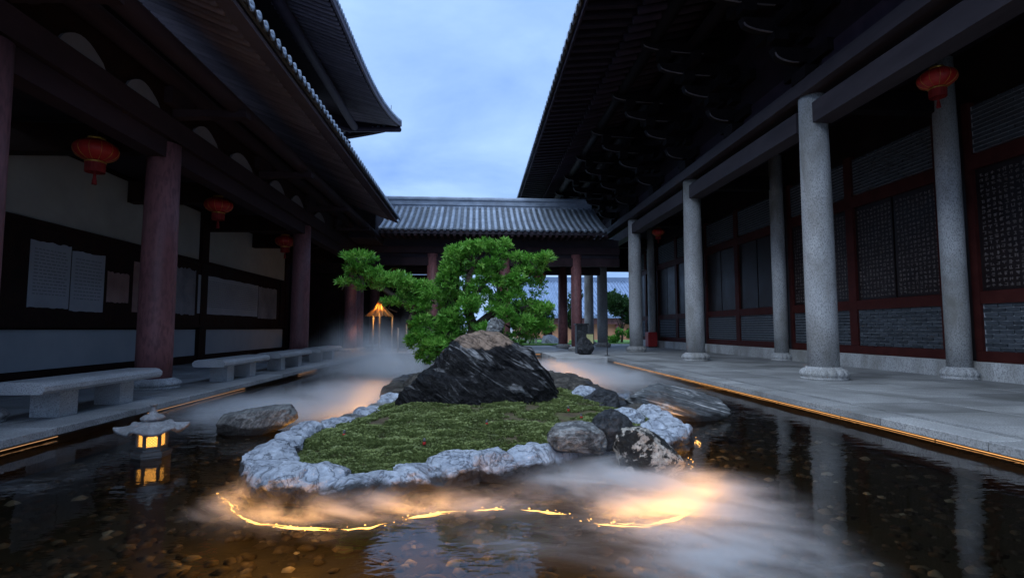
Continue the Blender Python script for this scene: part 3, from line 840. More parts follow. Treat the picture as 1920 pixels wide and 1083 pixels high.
# wall: plinth, frames, brick panels, inscribed boards
build('plinth', MB().bev(9.86, 10.6, -4, 33.4, 0.0, 0.35, 0.02), M['granite'], rh)
build('wall', MB().box(10.12, 10.6, -4, 33.4, 0.352, 9.5), M['lattice_board'], rh)
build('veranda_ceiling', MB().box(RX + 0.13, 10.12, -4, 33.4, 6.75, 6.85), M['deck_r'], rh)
for yy in RCOL[1:-1]:
    build('tie_beam', MB().bev(RX + 0.2, 10.1, yy - 0.14, yy + 0.14, 5.5, 5.95, 0.03), M['bracket_dark'], rh)
BW, BH = 0.282, 0.088
brick_me = fixn(MB().bev(-0.02, 0.02, -BW / 2 + 0.011, BW / 2 - 0.011, -BH / 2 + 0.011, BH / 2 - 0.011, 0.0).mesh('brick', M['brick']))
half_me = fixn(MB().bev(-0.02, 0.02, -BW / 4 + 0.011, BW / 4 - 0.011, -BH / 2 + 0.011, BH / 2 - 0.011, 0.0).mesh('brick', M['brick']))
def brick_panel(y0, y1, z0, z1, single, name='brick_panel'):
    p = build(name, MB().box(10.035, 10.12, y0, y1, z0, z1), M['mortar'], rh)
    rows = int(round((z1 - z0) / BH)); bh = (z1 - z0) / rows
    mb = MB()
    for r_ in range(rows):
        zc_ = z0 + bh * (r_ + 0.5); a = y0 - (0 if r_ % 2 == 0 else BW / 2)
        while a < y1 - 0.03:
            b0, b1 = max(a, y0), min(a + BW, y1)
            if b1 - b0 > 0.05:
                if single:
                    full = abs(b1 - b0 - BW) < 1e-6
                    o_ = ob('brick', brick_me if full else half_me, p, (10.03 + random.uniform(-0.003, 0.003), (b0 + b1) / 2, zc_), (0, 0, 0), (1, 1 if full else (b1 - b0) / (BW / 2), bh / BH), world_space=False)
                else:
                    mb.box(10.012, 10.05, b0 + 0.011, b1 - 0.011, zc_ - bh / 2 + 0.011, zc_ + bh / 2 - 0.011)
            a += BW
    if not single:
        o_ = build('bricks', mb, M['brick'], p, world_space=False); o_['kind'] = 'stuff'
    return p
def fix_world(p):      # children of a world-space part keep world coordinates
    return p
def glyphs(y0, y1, z0, z1, dy, dz, seed):
    r2 = random.Random(seed); mb = MB()
    y = y0 + dy * 0.6
    while y < y1 - dy * 0.4:
        z = z0 + dz * 0.6
        while z < z1 - dz * 0.4:
            for _ in range(r2.randint(3, 5)):
                if r2.random() < 0.55:
                    w = r2.uniform(0.25, 0.62) * dy; cz_ = z + r2.uniform(-0.33, 0.33) * dz; cy_ = y + r2.uniform(-0.1, 0.1) * dy
                    mb.box(10.040, 10.0475, cy_ - w / 2, cy_ + w / 2, cz_ - 0.006, cz_ + 0.006)
                else:
                    h = r2.uniform(0.25, 0.62) * dz; cy_ = y + r2.uniform(-0.28, 0.28) * dy; cz_ = z + r2.uniform(-0.1, 0.1) * dz
                    mb.box(10.0405, 10.0475, cy_ - 0.006, cy_ + 0.006, cz_ - h / 2, cz_ + h / 2)
            z += dz
        y += dy
    return mb
for bi, (a, c) in enumerate(zip(RCOL[1:-1], RCOL[2:])):
    a0, c0 = a + 0.34, c - 0.24
    mid = (a0 + c0) / 2
    big = bi in (0, 1)
    for (p0, p1) in ((a0 + 0.16, mid - 0.14), (mid + 0.14, c0 - 0.16)):
        brick_panel(p0, p1, 0.56, 1.49, big and p1 > 8.5 and p0 < 16.5)
        brick_panel(p0, p1, 4.55, 5.5, False)
        # inscribed boards, two leaves in each half bay
        pm_ = (p0 + p1) / 2
        for (q0, q1) in ((p0, pm_ - 0.03), (pm_ + 0.03, p1)):
            bd = build('inscribed_board', MB().box(10.05 - 0.002, 10.12, q0, q1, 1.75, 4.2), M['lattice_board'], rh)
            if 8 < q1 < 17.5:
                g = build('inscription', glyphs(q0, q1, 1.78, 4.16, 0.118, 0.105, int(q0 * 10)), M['glyph'], bd, world_space=False)
    for (rx0, z0_, z1_) in ((9.98, 0.354, 0.56), (9.98, 1.49, 1.74), (9.97, 4.20, 4.5)):
        build('frame_rail', MB().box(rx0, 10.12, a0, c0, z0_, z1_), M['red_frame'], rh)
    for yy in (a0 + 0.08, mid, c0 - 0.08):
        build('frame_post', MB().box(9.972, 10.12, yy - 0.08 if yy != mid else yy - 0.14, yy + 0.08 if yy != mid else yy + 0.14, 0.562, 5.6), M['red_frame'], rh)
# far end of the veranda: cross beam
build('end_lintel', MB().box(RX + 0.35, 10.1, 33.0, 33.3, 4.6, 6.7), M['bracket_dark'], rh)

# =================================================================== corridor at the back
co = thing('roofed_corridor', 'red columned corridor with grey tiled roof closing the far end of pond', 'building', (0, 26, 0))
CE_Y, CE_Z, CR_Y, CR_Z = 23.0, 5.30, 26.2, 7.02
def croof(t):      # 0 at the eave, 1 at the ridge; concave
    return CE_Y + (CR_Y - CE_Y) * t, CE_Z + (CR_Z - CE_Z) * (0.80 * t + 0.20 * t * t)
pr = [croof(t) for t in np.linspace(0, 1, 9)]
poly = [(a, z - 0.06) for a, z in pr] + [(2 * CR_Y - a, z - 0.06) for a, z in reversed(pr[:-1])] + [(2 * CR_Y - a, z - 0.2) for a, z in pr[:-1]] + [(a, z - 0.2) for a, z in reversed(pr)]
croof_o = build('roof', MB().prism(poly, 'x', -4.9, 5.75), M['deck'], co)
# rolls
n = 8; vs = []; fs = []
for i, t in enumerate(np.linspace(-0.02, 1, 15)):
    a, z = croof(t)
    for k in range(n + 1):
        th = math.pi * k / n
        r_ = 0.085
        vs.append((r_ * math.cos(th), a, z - 0.01 + r_ * math.sin(th)))
for i in range(14):
    for k in range(n): fs.append((i * (n + 1) + k, i * (n + 1) + k + 1, (i + 1) * (n + 1) + k + 1, (i + 1) * (n + 1) + k))
a, z = croof(-0.02)
disc = [(0.088 * math.cos(t), a - 0.01, z + 0.02 + 0.088 * math.sin(t)) for t in np.linspace(0, 2 * math.pi, 13)[:-1]]
disc2 = [(x, a + 0.04, z_) for x, _, z_ in disc]
croll = fixn(MB().add(vs, fs).add(disc + disc2, [tuple(range(12))] + [(i, (i + 1) % 12, 12 + (i + 1) % 12, 12 + i) for i in range(12)]).mesh('roll_tile', M['tile'], True))
# stepped pan tiles between the rolls
vs = []; fs = []
steps = 17
for i in range(steps):
    t0, t1 = i / steps, (i + 1) / steps
    a0, z0 = croof(t0); a1, z1 = croof(t1)
    b_ = len(vs)
    for k in range(5):
        u_ = -1 + k / 2; sag = -0.025 * (1 - u_ * u_)
        vs += [(u_ * 0.09, a0 - 0.01, z0 + sag + 0.006), (u_ * 0.09, a0 - 0.01, z0 + sag + 0.034), (u_ * 0.09, a1, z1 + sag + 0.008)]
    for k in range(4):
        q = b_ + 3 * k
        fs += [(q, q + 3, q + 4, q + 1), (q + 1, q + 4, q + 5, q + 2)]
cpan = MB().add(vs, fs).mesh('pan_tiles', M['tile_pan'])
cend = fixn(MB().bev(-0.06, 0.06, CE_Y + 0.03, CE_Y + 0.9, 5.02, 5.14, 0.0).mesh('rafter', M['beam_l']))
x = -4.75
while x < 5.7:
    ob('roll_tile', croll, croof_o, (x, 0, 0), world_space=False)
    ob('pan_tiles', cpan, croof_o, (x + 0.14, 0, 0), world_space=False)
    ob('rafter', cend, croof_o, (x + 0.14, 0, 0), world_space=False)
    x += 0.28
build('ridge', MB().box(-4.9, 5.75, CR_Y - 0.12, CR_Y + 0.12, CR_Z - 0.1, CR_Z + 0.30).box(-4.9, 5.75, CR_Y - 0.17, CR_Y + 0.17, CR_Z + 0.303, CR_Z + 0.37).box(-4.9, 5.75, CR_Y - 0.16, CR_Y + 0.16, CR_Z + 0.05, CR_Z + 0.11).tube([(-4.9, CR_Y, CR_Z + 0.40), (5.75, CR_Y, CR_Z + 0.40)], 0.09, 10), M['tile'], co)
build('eave_board', MB().box(-4.9, 5.75, CE_Y + 0.06, CE_Y + 0.14, 5.145, 5.26), M['beam_l'], co)
ccol = fixn(MB().lathe([(0.25, 0.16), (0.25, 1.6), (0.24, 4.4)], 28).mesh('column', M['red_col'], True))
cbase = base_mesh(0.25, 0.2, 'column_base')
for yy in (24.3, 28.2):
    for x in (-5.3, -2.0, 1.3, 4.6):
        c = ob('column', ccol, co, (x, yy, 0))
        ob('column_base', cbase, c, (0, 0, 0), world_space=False)
    build('lintel', MB().bev(-5.6, 6.6, yy - 0.16, yy + 0.16, 3.86, 4.24, 0.03), M['beam_l'], co)
    build('upper_beam', MB().box(-5.6, 6.6, yy - 0.2, yy + 0.2, 4.42, 4.72), M['beam_l'], co)
    build('frieze_board', MB().box(-5.6, 6.6, yy - 0.05, yy + 0.05, 4.243, 5.1), M['deck'], co)
    for x in (-3.65, -0.35, 2.95):
        build('strut_block', MB().prism([(x - 0.35, 4.24), (x + 0.35, 4.24), (x + 0.14, 4.42), (x - 0.14, 4.42)], 'y', yy - 0.12, yy + 0.12), M['beam_l'], co)
build('corridor_ceiling', MB().box(-5.6, 6.4, 24.36, 28.14, 5.11, 5.16), M['deck'], co)
# closed left half of the back wall: tall plank doors
for i in range(11):
    x = -12.2 + i * 1.02
    build('door_leaf', MB().box(x, x + 1.0, 28.42, 28.5, 0.0, 3.85).box(x + 0.08, x + 0.92, 28.40, 28.42, 0.25, 1.3).box(x + 0.08, x + 0.92, 28.40, 28.42, 1.5, 3.6), M['dark_wood'], co)
build('door_backing', MB().box(-12.3, -0.9, 28.51, 28.6, 0.0, 3.86), M['dark_wood'], co)
build('side_wall', MB().box(-12.3, -5.6, 28.38, 28.6, 3.86, 7.0), M['dark_wood'], co)

# =================================================================== far building seen between the columns
fb = thing('far_hall', 'distant orange walled hall under a broad blue tiled roof beyond columns', 'building', (10, 54, -0.6))
FX0, FX1 = 3.5, 18.8
build('wall', MB().box(FX0 + 0.8, FX1 - 0.9, 51.2, 62, -0.62, 2.3), M['orange_wall'], fb)
vs = []; fs = []
ft = np.linspace(0, 1, 8)
def fz(t): return 2.25 + 4.0 * (0.75 * t + 0.25 * t * t)
for t in ft:
    ins = 0.95 * t
    vs += [(FX0 + ins * 0.3, 50 + 9 * t, fz(t)), (FX1 - ins * 1.1, 50 + 9 * t, fz(t)), (FX1 - ins * 1.1, 50 + 9 * t, fz(t) - 0.25), (FX0 + ins * 0.3, 50 + 9 * t, fz(t) - 0.25)]
for i in range(7):
    for k in range(4): fs.append((i * 4 + k, i * 4 + (k + 1) % 4, (i + 1) * 4 + (k + 1) % 4, (i + 1) * 4 + k))
fs += [(0, 1, 2, 3), (28, 29, 30, 31)]
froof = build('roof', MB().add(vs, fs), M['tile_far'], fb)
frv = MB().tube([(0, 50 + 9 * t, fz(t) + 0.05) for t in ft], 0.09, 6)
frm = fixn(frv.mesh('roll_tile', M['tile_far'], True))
x = FX0 + 0.3
while x < FX1 - 1.1:
    ob('roll_tile', frm, froof, (x, 0, 0), world_space=False); x += 0.36
build('ridge', MB().box(FX0 + 0.3, FX1 - 1.1, 58.8, 59.3, 6.1, 6.75), M['tile_far'], fb)
build('gable_ridge', MB().tube([(FX1 - 0.05 - 1.05 * t, 50 + 9 * t, fz(t) + 0.15) for t in ft], 0.16, 8), M['tile_far'], fb)
build('gable_ridge', MB().tube([(FX0 + 0.285 * t, 50 + 9 * t, fz(t) + 0.15) for t in ft], 0.16, 8), M['tile_far'], fb)
build('eave_band', MB().box(FX0 + 0.3, FX1 - 0.5, 50.6, 51.19, 1.45, 2.1), M['red_col'], fb)
for x in (6.5, 9.2, 11.9, 14.6, 17.2):
    build('window', MB().box(x, x + 0.8, 51.1, 51.19, 0.1, 1.05), M['dark_wood'], fb)
for x in (5.2, 8.2, 11.0, 13.6, 16.2):
    build('column', MB().lathe([(0.16, -0.62), (0.16, 1.45)], 12, (x, 50.9, 0)), M['red_col'], fb, True)

# =================================================================== benches
seat_prof = [(-0.21, 0.0), (-0.235, 0.035), (-0.235, 0.085), (-0.20, 0.125), (-0.15, 0.14), (0.15, 0.14), (0.20, 0.125), (0.235, 0.085), (0.235, 0.035), (0.21, 0.0)]
blabels = ['nearest stone bench on left walkway, in front of red column', 'second stone bench from the front along the left walkway',
           'third stone bench along left walkway, ending at the far red column', 'farthest stone bench on left walkway, half lost in mist']
for i, (ya, yb) in enumerate([(6.05, 8.2), (10.15, 12.3), (12.95, 15.35), (16.2, 18.7)]):
    be = thing('stone_bench', blabels[i], 'bench', (-4.87, (ya + yb) / 2, 0), 'stone benches on the left walkway')
    s_ = build('seat', MB().prism([(-4.87 + u_ * 1.23, 0.30 + w_ * 0.95) for u_, w_ in seat_prof], 'y', ya, yb), M['bench_stone'], be)
    for yy in (ya + 0.42, yb - 0.70):
        build('leg', MB().bev(-5.04, -4.72, yy, yy + 0.28, 0.0, 0.30, 0.0), M['bench_stone'], be)

# =================================================================== red lanterns
def lantern_meshes(r=0.37):
    n = 48; vs = []; fs = []; pr_ = []
    for i in range(13):
        a = -math.pi / 2 * 0.88 + math.pi * 0.88 * i / 12
        pr_.append((r * math.cos(a), 0.62 * r * math.sin(a)))
    for rr, z in pr_:
        for k in range(n):
            th = 2 * math.pi * k / n
            q = rr * (1 + 0.035 * (1 if k % 2 == 0 else -1) * (0.3 + rr / r))
            vs.append((q * math.cos(th), q * math.sin(th), z))
    for j in range(12):
        for k in range(n): fs.append((j * n + k, j * n + (k + 1) % n, (j + 1) * n + (k + 1) % n, (j + 1) * n + k))
    fs.append(tuple(reversed(range(n)))); fs.append(tuple(12 * n + k for k in range(n)))
    body = fixn(MB().add(vs, fs).mesh('lantern_body', M['red_silk'], True))
    ribs = MB()
    for k in range(12):
        th = 2 * math.pi * k / 12
        ribs.tube([(rr * 1.045 * math.cos(th), rr * 1.045 * math.sin(th), z) for rr, z in pr_[1:-1]], 0.004, 4)
    ribs = fixn(ribs.mesh('gold_ribs', M['gold']))
    cap = fixn(MB().lathe([(0.13, 0.215), (0.15, 0.225), (0.15, 0.265), (0.10, 0.275)], 24).mesh('cap', M['gold'], True))
    sk = []; f2 = []
    for j, (rr, z) in enumerate(((0.155, -0.20), (0.17, -0.24), (0.165, -0.44))):
        for k in range(40):
            th = 2 * math.pi * k / 40; q = rr * (1 + 0.03 * (k % 2))
            sk.append((q * math.cos(th), q * math.sin(th), z))
    for j in range(2):
        for k in range(40): f2.append((j * 40 + k, j * 40 + (k + 1) % 40, (j + 1) * 40 + (k + 1) % 40, (j + 1) * 40 + k))
    skirt = fixn(MB().add(sk, f2).mesh('skirt', M['red_dark']))
    band = fixn(MB().lathe([(0.165, -0.215), (0.18, -0.225), (0.18, -0.25), (0.165, -0.255)], 30).mesh('band', M['gold']))
    tas = fixn(MB().tube([(0, 0, -0.40), (0, 0, -0.48)], 0.008, 6).lathe([(0.02, -0.52), (0.03, -0.50), (0.02, -0.475)], 10).lathe([(0.045, -0.68), (0.04, -0.6), (0.025, -0.52)], 12).mesh('tassel', M['red_dark']))
    return [('lantern_body', body), ('gold_ribs', ribs), ('cap', cap), ('skirt', skirt), ('band', band), ('tassel', tas)]
LM = lantern_meshes()
lan = [((-6.2, 8.94, 3.89), 4.62, 'nearest red lantern under left veranda, hanging before the pale wall', 0.82),
       ((-6.2, 13.09, 3.96), 4.62, 'second red lantern from front under left veranda, beside dark wall post', 0.82),
       ((-6.2, 17.61, 3.83), 4.62, 'third red lantern under left veranda, beside the far red column', 0.82),
       ((8.4, 8.92, 5.56), 6.75, 'large red lantern hanging before inner granite column of right veranda', 0.80),
       ((8.4, 23.98, 5.47), 6.75, 'small distant red lantern deep in right veranda between granite columns', 0.75),
       ((8.4, 31.84, 5.70), 6.75, 'farthest red lantern at the end of right veranda', 0.75),
       ((-4.0, 26.2, 3.72), 5.1, 'red lantern in back corridor above the left tree branch', 0.9),
       ((3.1, 26.2, 3.60), 5.1, 'red lantern in back corridor showing through right of tree', 0.9)]
for loc, top, lab, s_ in lan:
    L_ = thing('red_lantern', lab, 'lantern', loc, 'red hanging lanterns')
    for nm, me in LM:
        ob(nm, me, L_, (0, 0, 0), (0, 0, random.uniform(0, 1)), (s_, s_, s_), world_space=False)
    ob('cord', fixn(MB().tube([(0, 0, 0.26 * s_), (0, 0, top - loc[2])], 0.008, 5).mesh('cord', M['metal_dark'])), L_, world_space=False)

# =================================================================== island
OUT = [(-1.71, 4.21), (-1.53, 3.88), (-1.30, 3.74), (-0.97, 3.75), (-0.56, 3.87), (-0.13, 4.10), (0.46, 4.33), (0.85, 4.50), (1.25, 4.62), (1.62, 4.86), (1.98, 5.20), (2.16, 5.75), (2.14, 6.5), (1.95, 7.25), (1.95, 8.2), (2.0, 9.6), (2.0, 11.3), (1.3, 12.6), (0.2, 13.1), (-0.9, 12.6), (-1.6, 11.1), (-1.50, 9.2), (-1.36, 7.7), (-1.45, 6.9), (-1.60, 6.2), (-1.80, 5.5), (-1.86, 4.9), (-1.84, 4.5)]
def catmull(P, m=6):
    P = np.array(P); n = len(P); out = []
    for i in range(n):
        p0, p1, p2, p3 = P[i - 1], P[i], P[(i + 1) % n], P[(i + 2) % n]
        for t in np.arange(m) / m:
            out.append(0.5 * ((2 * p1) + (-p0 + p2) * t + (2 * p0 - 5 * p1 + 4 * p2 - p3) * t * t + (-p0 + 3 * p1 - 3 * p2 + p3) * t ** 3))
    return np.array(out)
OC = catmull(OUT, 6)
def inside(P, poly):
    x, y = P[:, 0], P[:, 1]; c = np.zeros(len(P), bool); n = len(poly); j = n - 1
    for i in range(n):
        xi, yi = poly[i]; xj, yj = poly[j]
        c ^= ((yi > y) != (yj > y)) & (x < (xj - xi) * (y - yi) / (yj - yi + 1e-12) + xi)
        j = i
    return c
def edge_dist(P, poly):
    d = np.full(len(P), 1e9)
    for i in range(len(poly)):
        a = poly[i]; b_ = poly[(i + 1) % len(poly)]; ab = b_ - a
        t = np.clip(((P - a) @ ab) / (ab @ ab + 1e-12), 0, 1)
        d = np.minimum(d, np.linalg.norm(P - (a + t[:, None] * ab), axis=1))
    return d
def soil_z(P):
    d = edge_dist(P, OC)
    n_ = fbm(np.c_[P * 1.3, np.zeros(len(P))], 4, 5)
    return -0.085 + 0.07 * np.clip((d - 0.08) / 0.6, 0, 1) + 0.14 * np.clip((P[:, 1] - 4.6) / 3.2, 0, 1) * np.clip(d / 0.7, 0, 1) + 0.02 * n_ + 0.020 * fbm(np.c_[P * 5.5, np.zeros(len(P))], 3, 15)
gx = np.arange(-2.0, 2.35, 0.06); gy = np.arange(3.6, 13.2, 0.06)
GX, GY = np.meshgrid(gx, gy); P2 = np.c_[GX.ravel(), GY.ravel()]
ins = inside(P2, OC)
zz_ = soil_z(P2)
V = np.c_[P2, zz_]; nx_, ny_ = len(gx), len(gy)
idx = np.arange(nx_ * ny_).reshape(ny_, nx_)
F = np.stack([idx[:-1, :-1], idx[:-1, 1:], idx[1:, 1:], idx[1:, :-1]], -1).reshape(-1, 4)
F = F[ins[F].all(1)]
used = np.unique(F); remap = -np.ones(nx_ * ny_, int); remap[used] = np.arange(len(used))
isl = ob('island', raw_mesh('island', V[used], remap[F], M['soil'], None, True)); structure(isl)

def raw_rock(name, seed, mat, sub=4, ridg=0.5, amp=0.22, freq=1.4, boxy=0.0, strat=0.0, fine=0.04):
    """unit boulder: icosphere pushed about by noise"""
    import bmesh
    bm = bmesh.new(); bmesh.ops.create_icosphere(bm, subdivisions=sub, radius=1.0)
    P = np.array([v.co[:] for v in bm.verts]); F = np.array([[v.index for v in f.verts] for f in bm.faces]); bm.free()
    n0 = P.copy()
    if boxy:
        m = np.max(np.abs(P), axis=1, keepdims=True)
        P = P * (1 - boxy) + (P / m) * 0.86 * boxy
    a = fbm(n0 * freq + seed * 7.3, 4, seed)
    r_ = fbm(n0 * freq * 1.7 + seed * 3.1, 5, seed + 50, True)
    # facets: a few planes that cut the boulder
    rr = np.random.default_rng(seed)
    for _ in range(7):
        d = rr.normal(size=3); d /= np.linalg.norm(d); h = rr.uniform(0.62, 0.9)
        ex = P @ d - h
        P = P - np.clip(ex, 0, None)[:, None] * d * 0.85
    P = P * (1 + amp * (a * (1 - ridg) + r_ * ridg * 0.8))[:, None]
    if fine:
        P = P * (1 + fine * fbm(n0 * np.array([9.0, 9.0, 5.0]) + seed, 5, seed + 9, True, 0.6) + fine * 0.8 * np.clip(fbm(n0 * 4.2 + seed * 2.0, 3, seed + 19, True) - 0.35, 0, 1) * -2.0)[:, None]
    if strat:
        P = P * (1 + strat * np.sin((P @ np.array([0.25, 0.2, 1.0])) * 22 + a * 5))[:, None]
    return raw_mesh(name, P, F, mat, None, True)

# rim of pale rock round the island
rim = thing('rock_edging', 'ring of pale bluish grey rockwork holding the mossy island', 'rock edging', (0, 8, -0.15))
segs = []
per = np.r_[0, np.cumsum(np.linalg.norm(np.diff(np.r_[OC, OC[:1]], axis=0), axis=1))]
Ltot = per[-1]
def at_len(s):
    s = s % Ltot; i = np.searchsorted(per, s) - 1; i = max(0, min(i, len(OC) - 1))
    t = (s - per[i]) / (per[i + 1] - per[i] + 1e-9)
    a = OC[i]; b_ = OC[(i + 1) % len(OC)]
    return a + (b_ - a) * t, math.atan2(*(b_ - a)[::-1])
s = 0.0; k = 0
r3 = random.Random(5)
while s < Ltot - 0.1:
    pnt, ang = at_len(s)
    x, y_ = pnt
    near = y_ < 5.0
    ln = r3.uniform(0.30, 0.50) if near else r3.uniform(0.22, 0.42)
    wd = r3.uniform(0.15, 0.20) if near else r3.uniform(0.13, 0.19)
    hh = r3.uniform(0.13, 0.17) if near else r3.uniform(0.11, 0.17)
    if x < -0.95 and y_ < 4.6: wd, hh, ln = 0.19, 0.145, 0.34
    elif -0.95 <= x < -0.2 and y_ < 4.5: wd, hh, ln = 0.16, r3.uniform(0.09, 0.115), 0.32
    elif -0.2 <= x < 0.8 and y_ < 4.8: wd, hh, ln = 0.18, r3.uniform(0.145, 0.175), 0.34
    elif 0.8 <= x < 1.5 and y_ < 5.0: wd, hh, ln = 0.17, 0.13, 0.36
    mat = M['rock_rim']
    if y_ > 7.9 or (x > 0.5 and y_ > 6.6): mat = M['rock_brown'] if k % 2 else M['rock_dark']
    if x < -1 and y_ > 6.2 and y_ < 9: mat = M['rock_rim'] if k % 3 else M['rock_grey']
    me = raw_rock('stone', 100 + k, mat, 5 if y_ < 6 else 4, 0.5, 0.34, 1.35, 0.35, 0.0, 0.022)
    nvv = len(me.vertices); co_ = np.empty(nvv * 3, np.float32); me.vertices.foreach_get('co', co_); co_ = co_.reshape(-1, 3)
    lim = -0.085 / hh; low = co_[:, 2] < lim; co_[low, 2] = lim - 0.12 * (lim - co_[low, 2]); me.vertices.foreach_set('co', co_.ravel()); me.update()
    inn = np.array([-math.sin(ang), math.cos(ang)]) * (wd * (0.95 if x < -0.9 else 0.3))
    o_ = ob('stone', me, rim, (x + inn[0], y_ + inn[1], -0.10 + hh * 0.05), (r3.uniform(-0.1, 0.1), r3.uniform(-0.15, 0.15), ang), (ln * 0.72, wd * 1.15, hh * 1.02))
    s += ln * 0.82; k += 1

# moss carpet
N = 42000
mp2 = np.c_[rng.uniform(-1.85, 2.15, N * 2), 3.7 + (rng.random(N * 2) ** 1.35) * 5.2]
dd = edge_dist(mp2, OC)
ok = inside(mp2, OC) & (dd > 0.05)
bare = fbm(np.c_[mp2 * 3.0, np.zeros(len(mp2))], 4, 77)
ok &= (bare > -0.30 + 0.25 * (rng.random(len(mp2)) - 0.5))
mp2 = mp2[ok][:N]; bare = bare[ok][:N]; N = len(mp2)
mz = soil_z(mp2)
nb_ = 5
c = np.repeat(np.c_[mp2, mz], nb_, 0); K = len(c)
clump = fbm(np.c_[mp2 * 7.0, np.zeros(N)], 3, 9)
hgt_ = np.repeat(0.012 + 0.026 * np.clip(clump + 0.4, 0, 1.4), nb_) * rng.uniform(0.6, 1.3, K)
an = rng.uniform(0, 6.283, K); lean = rng.uniform(0.1, 0.9, K)
off = np.c_[np.cos(an), np.sin(an), np.zeros(K)]
side = np.c_[-np.sin(an), np.cos(an), np.zeros(K)]
c = c + off * rng.uniform(0, 0.022, (K, 1)) 
tip = c + off * (hgt_ * lean)[:, None] + np.array([0, 0, 1]) * hgt_[:, None]
midp = c * 0.5 + tip * 0.5 + np.array([0, 0, 1]) * (hgt_ * 0.25)[:, None]
wv = side * (hgt_ * 0.33 + 0.004)[:, None]
V = np.stack([c, midp - wv, tip, midp + wv], 1).reshape(-1, 3)
F = np.arange(K * 4).reshape(-1, 4)
tone = np.clip(np.repeat(0.52 + 0.55 * clump + 0.3 * bare, nb_) + rng.normal(0, 0.13, K), 0, 1)
mo = ob('moss_carpet', raw_mesh('moss_carpet', V, F, M['moss'], tone)); tag(mo, 'low olive green moss covering the island', 'moss', None, 'stuff')

# the big black rock with its brown top: a peak, a shelf and a front lobe grown together
PEAK = [(-0.88, 0.02), (-0.84, 0.16), (-0.71, 0.35), (-0.56, 0.46), (-0.47, 0.59), (-0.35, 0.77), (-0.18, 0.88), (0.05, 0.93), (0.31, 0.92), (0.46, 0.82), (0.61, 0.74), (0.74, 0.69), (0.81, 0.53), (0.89, 0.38), (1.01, 0.22), (1.12, 0.05), (1.15, -0.03)]
SHELF = [(-0.93, 0.02), (-0.90, 0.20), (-0.74, 0.38), (-0.43, 0.46), (-0.16, 0.48), (0.19, 0.52), (0.54, 0.49), (0.79, 0.39), (0.96, 0.22), (1.07, 0.06), (1.12, -0.03)]
LOBE = [(-0.97, -0.03), (-0.94, 0.12), (-0.92, 0.20), (-0.89, 0.28), (-0.78, 0.35), (-0.61, 0.39), (-0.35, 0.39), (-0.12, 0.41), (0.08, 0.38), (0.25, 0.31), (0.42, 0.22), (0.62, 0.12), (0.79, 0.03), (0.84, -0.03)]
def loft(SIL, yc, dF, dB, nu, nv, pw=0.72, zb=-0.06):
    sx = np.array([p[0] for p in SIL]); sz_ = np.array([p[1] for p in SIL])
    U = np.linspace(sx[0], sx[-1], nu); T = np.linspace(0, math.pi, nv)
    top = np.interp(U, sx, sz_)
    cxx = (sx[0] + sx[-1]) / 2; hw = (sx[-1] - sx[0]) / 2
    w = np.clip(1 - np.abs((U - cxx) / hw) ** 3.0, 0, 1) ** 0.5
    V = []
    for i in range(nu):
        cth = np.cos(T); sth = np.sin(T)
        d = np.where(cth > 0, dF * w[i], dB * w[i])
        V.append(np.c_[np.full(nv, U[i]), yc - d * np.sign(cth) * np.abs(cth) ** 0.9, zb + (top[i] - zb) * np.clip(sth, 0, 1) ** pw])
    V = np.concatenate(V)
    nrm = np.c_[(V[:, 0] - cxx) * 0.45, (V[:, 1] - yc) * 1.2, (V[:, 2] + 0.05) * 1.1]
    nrm /= np.linalg.norm(nrm, axis=1, keepdims=True) + 1e-9
    idx = np.arange(nu * nv).reshape(nu, nv)
    F = np.stack([idx[:-1, :-1], idx[1:, :-1], idx[1:, 1:], idx[:-1, 1:]], -1).reshape(-1, 4)
    return V, nrm, F
def sharp(n): return np.sign(n) * np.abs(n) ** 0.7
def big_rock():
    VV, FF, b0 = [], [], 0
    for SIL, yc, dF, dB, nu, nv in ((PEAK, 7.40, 0.62, 0.7, 190, 130), (SHELF, 7.05, 0.42, 0.5, 170, 90), (LOBE, 6.78, 0.20, 0.5, 190, 90)):
        V, nrm, F = loft(SIL, yc, dF, dB, nu, nv)
        # beds dip down to the right; noise is long along the bed, short across it
        along = V[:, 0] * 0.80 - V[:, 2] * 0.60 + 0.25 * fbm(V * 1.5, 3, 61)
        across = V[:, 0] * 0.60 + V[:, 2] * 0.95 + 0.18 * fbm(V * 2.0 + 7, 3, 62)
        fold = fbm(np.c_[across * 4.2, along * 1.1, V[:, 1] * 1.3], 4, 21, True, 0.55)
        fine = fbm(np.c_[across * 17, along * 4.5, V[:, 1] * 5], 5, 31, True, 0.6)
        chips = fbm(V * 11 + 2, 4, 33)
        lump = fbm(V * 2.1 + 4, 3, 41)
        amp = np.clip((V[:, 2] + 0.15) / 0.25, 0.2, 1)
        capm = np.clip((V[:, 2] - 0.64) / 0.08, 0, 1)
        crack = np.clip(fbm(np.c_[V[:, 0] * 3.0, V[:, 1] * 3.0, V[:, 2] * 4.5], 3, 71, True) - 0.55, 0, 1)
        disp = amp * ((0.075 * sharp(fold) + 0.030 * fine + 0.012 * chips) * (1 - 0.75 * capm) + 0.045 * lump + capm * (0.03 - 0.10 * crack + 0.008 * chips))
        VV.append(V + nrm * disp[:, None]); FF.append(F + b0); b0 += len(V)
    return raw_mesh('mountain_rock', np.concatenate(VV), np.concatenate(FF), M['rock_black'], None, True)
br = ob('mountain_rock', big_rock())
tag(br, 'large black veined rock with brown weathered top, in front of the tree', 'rock')

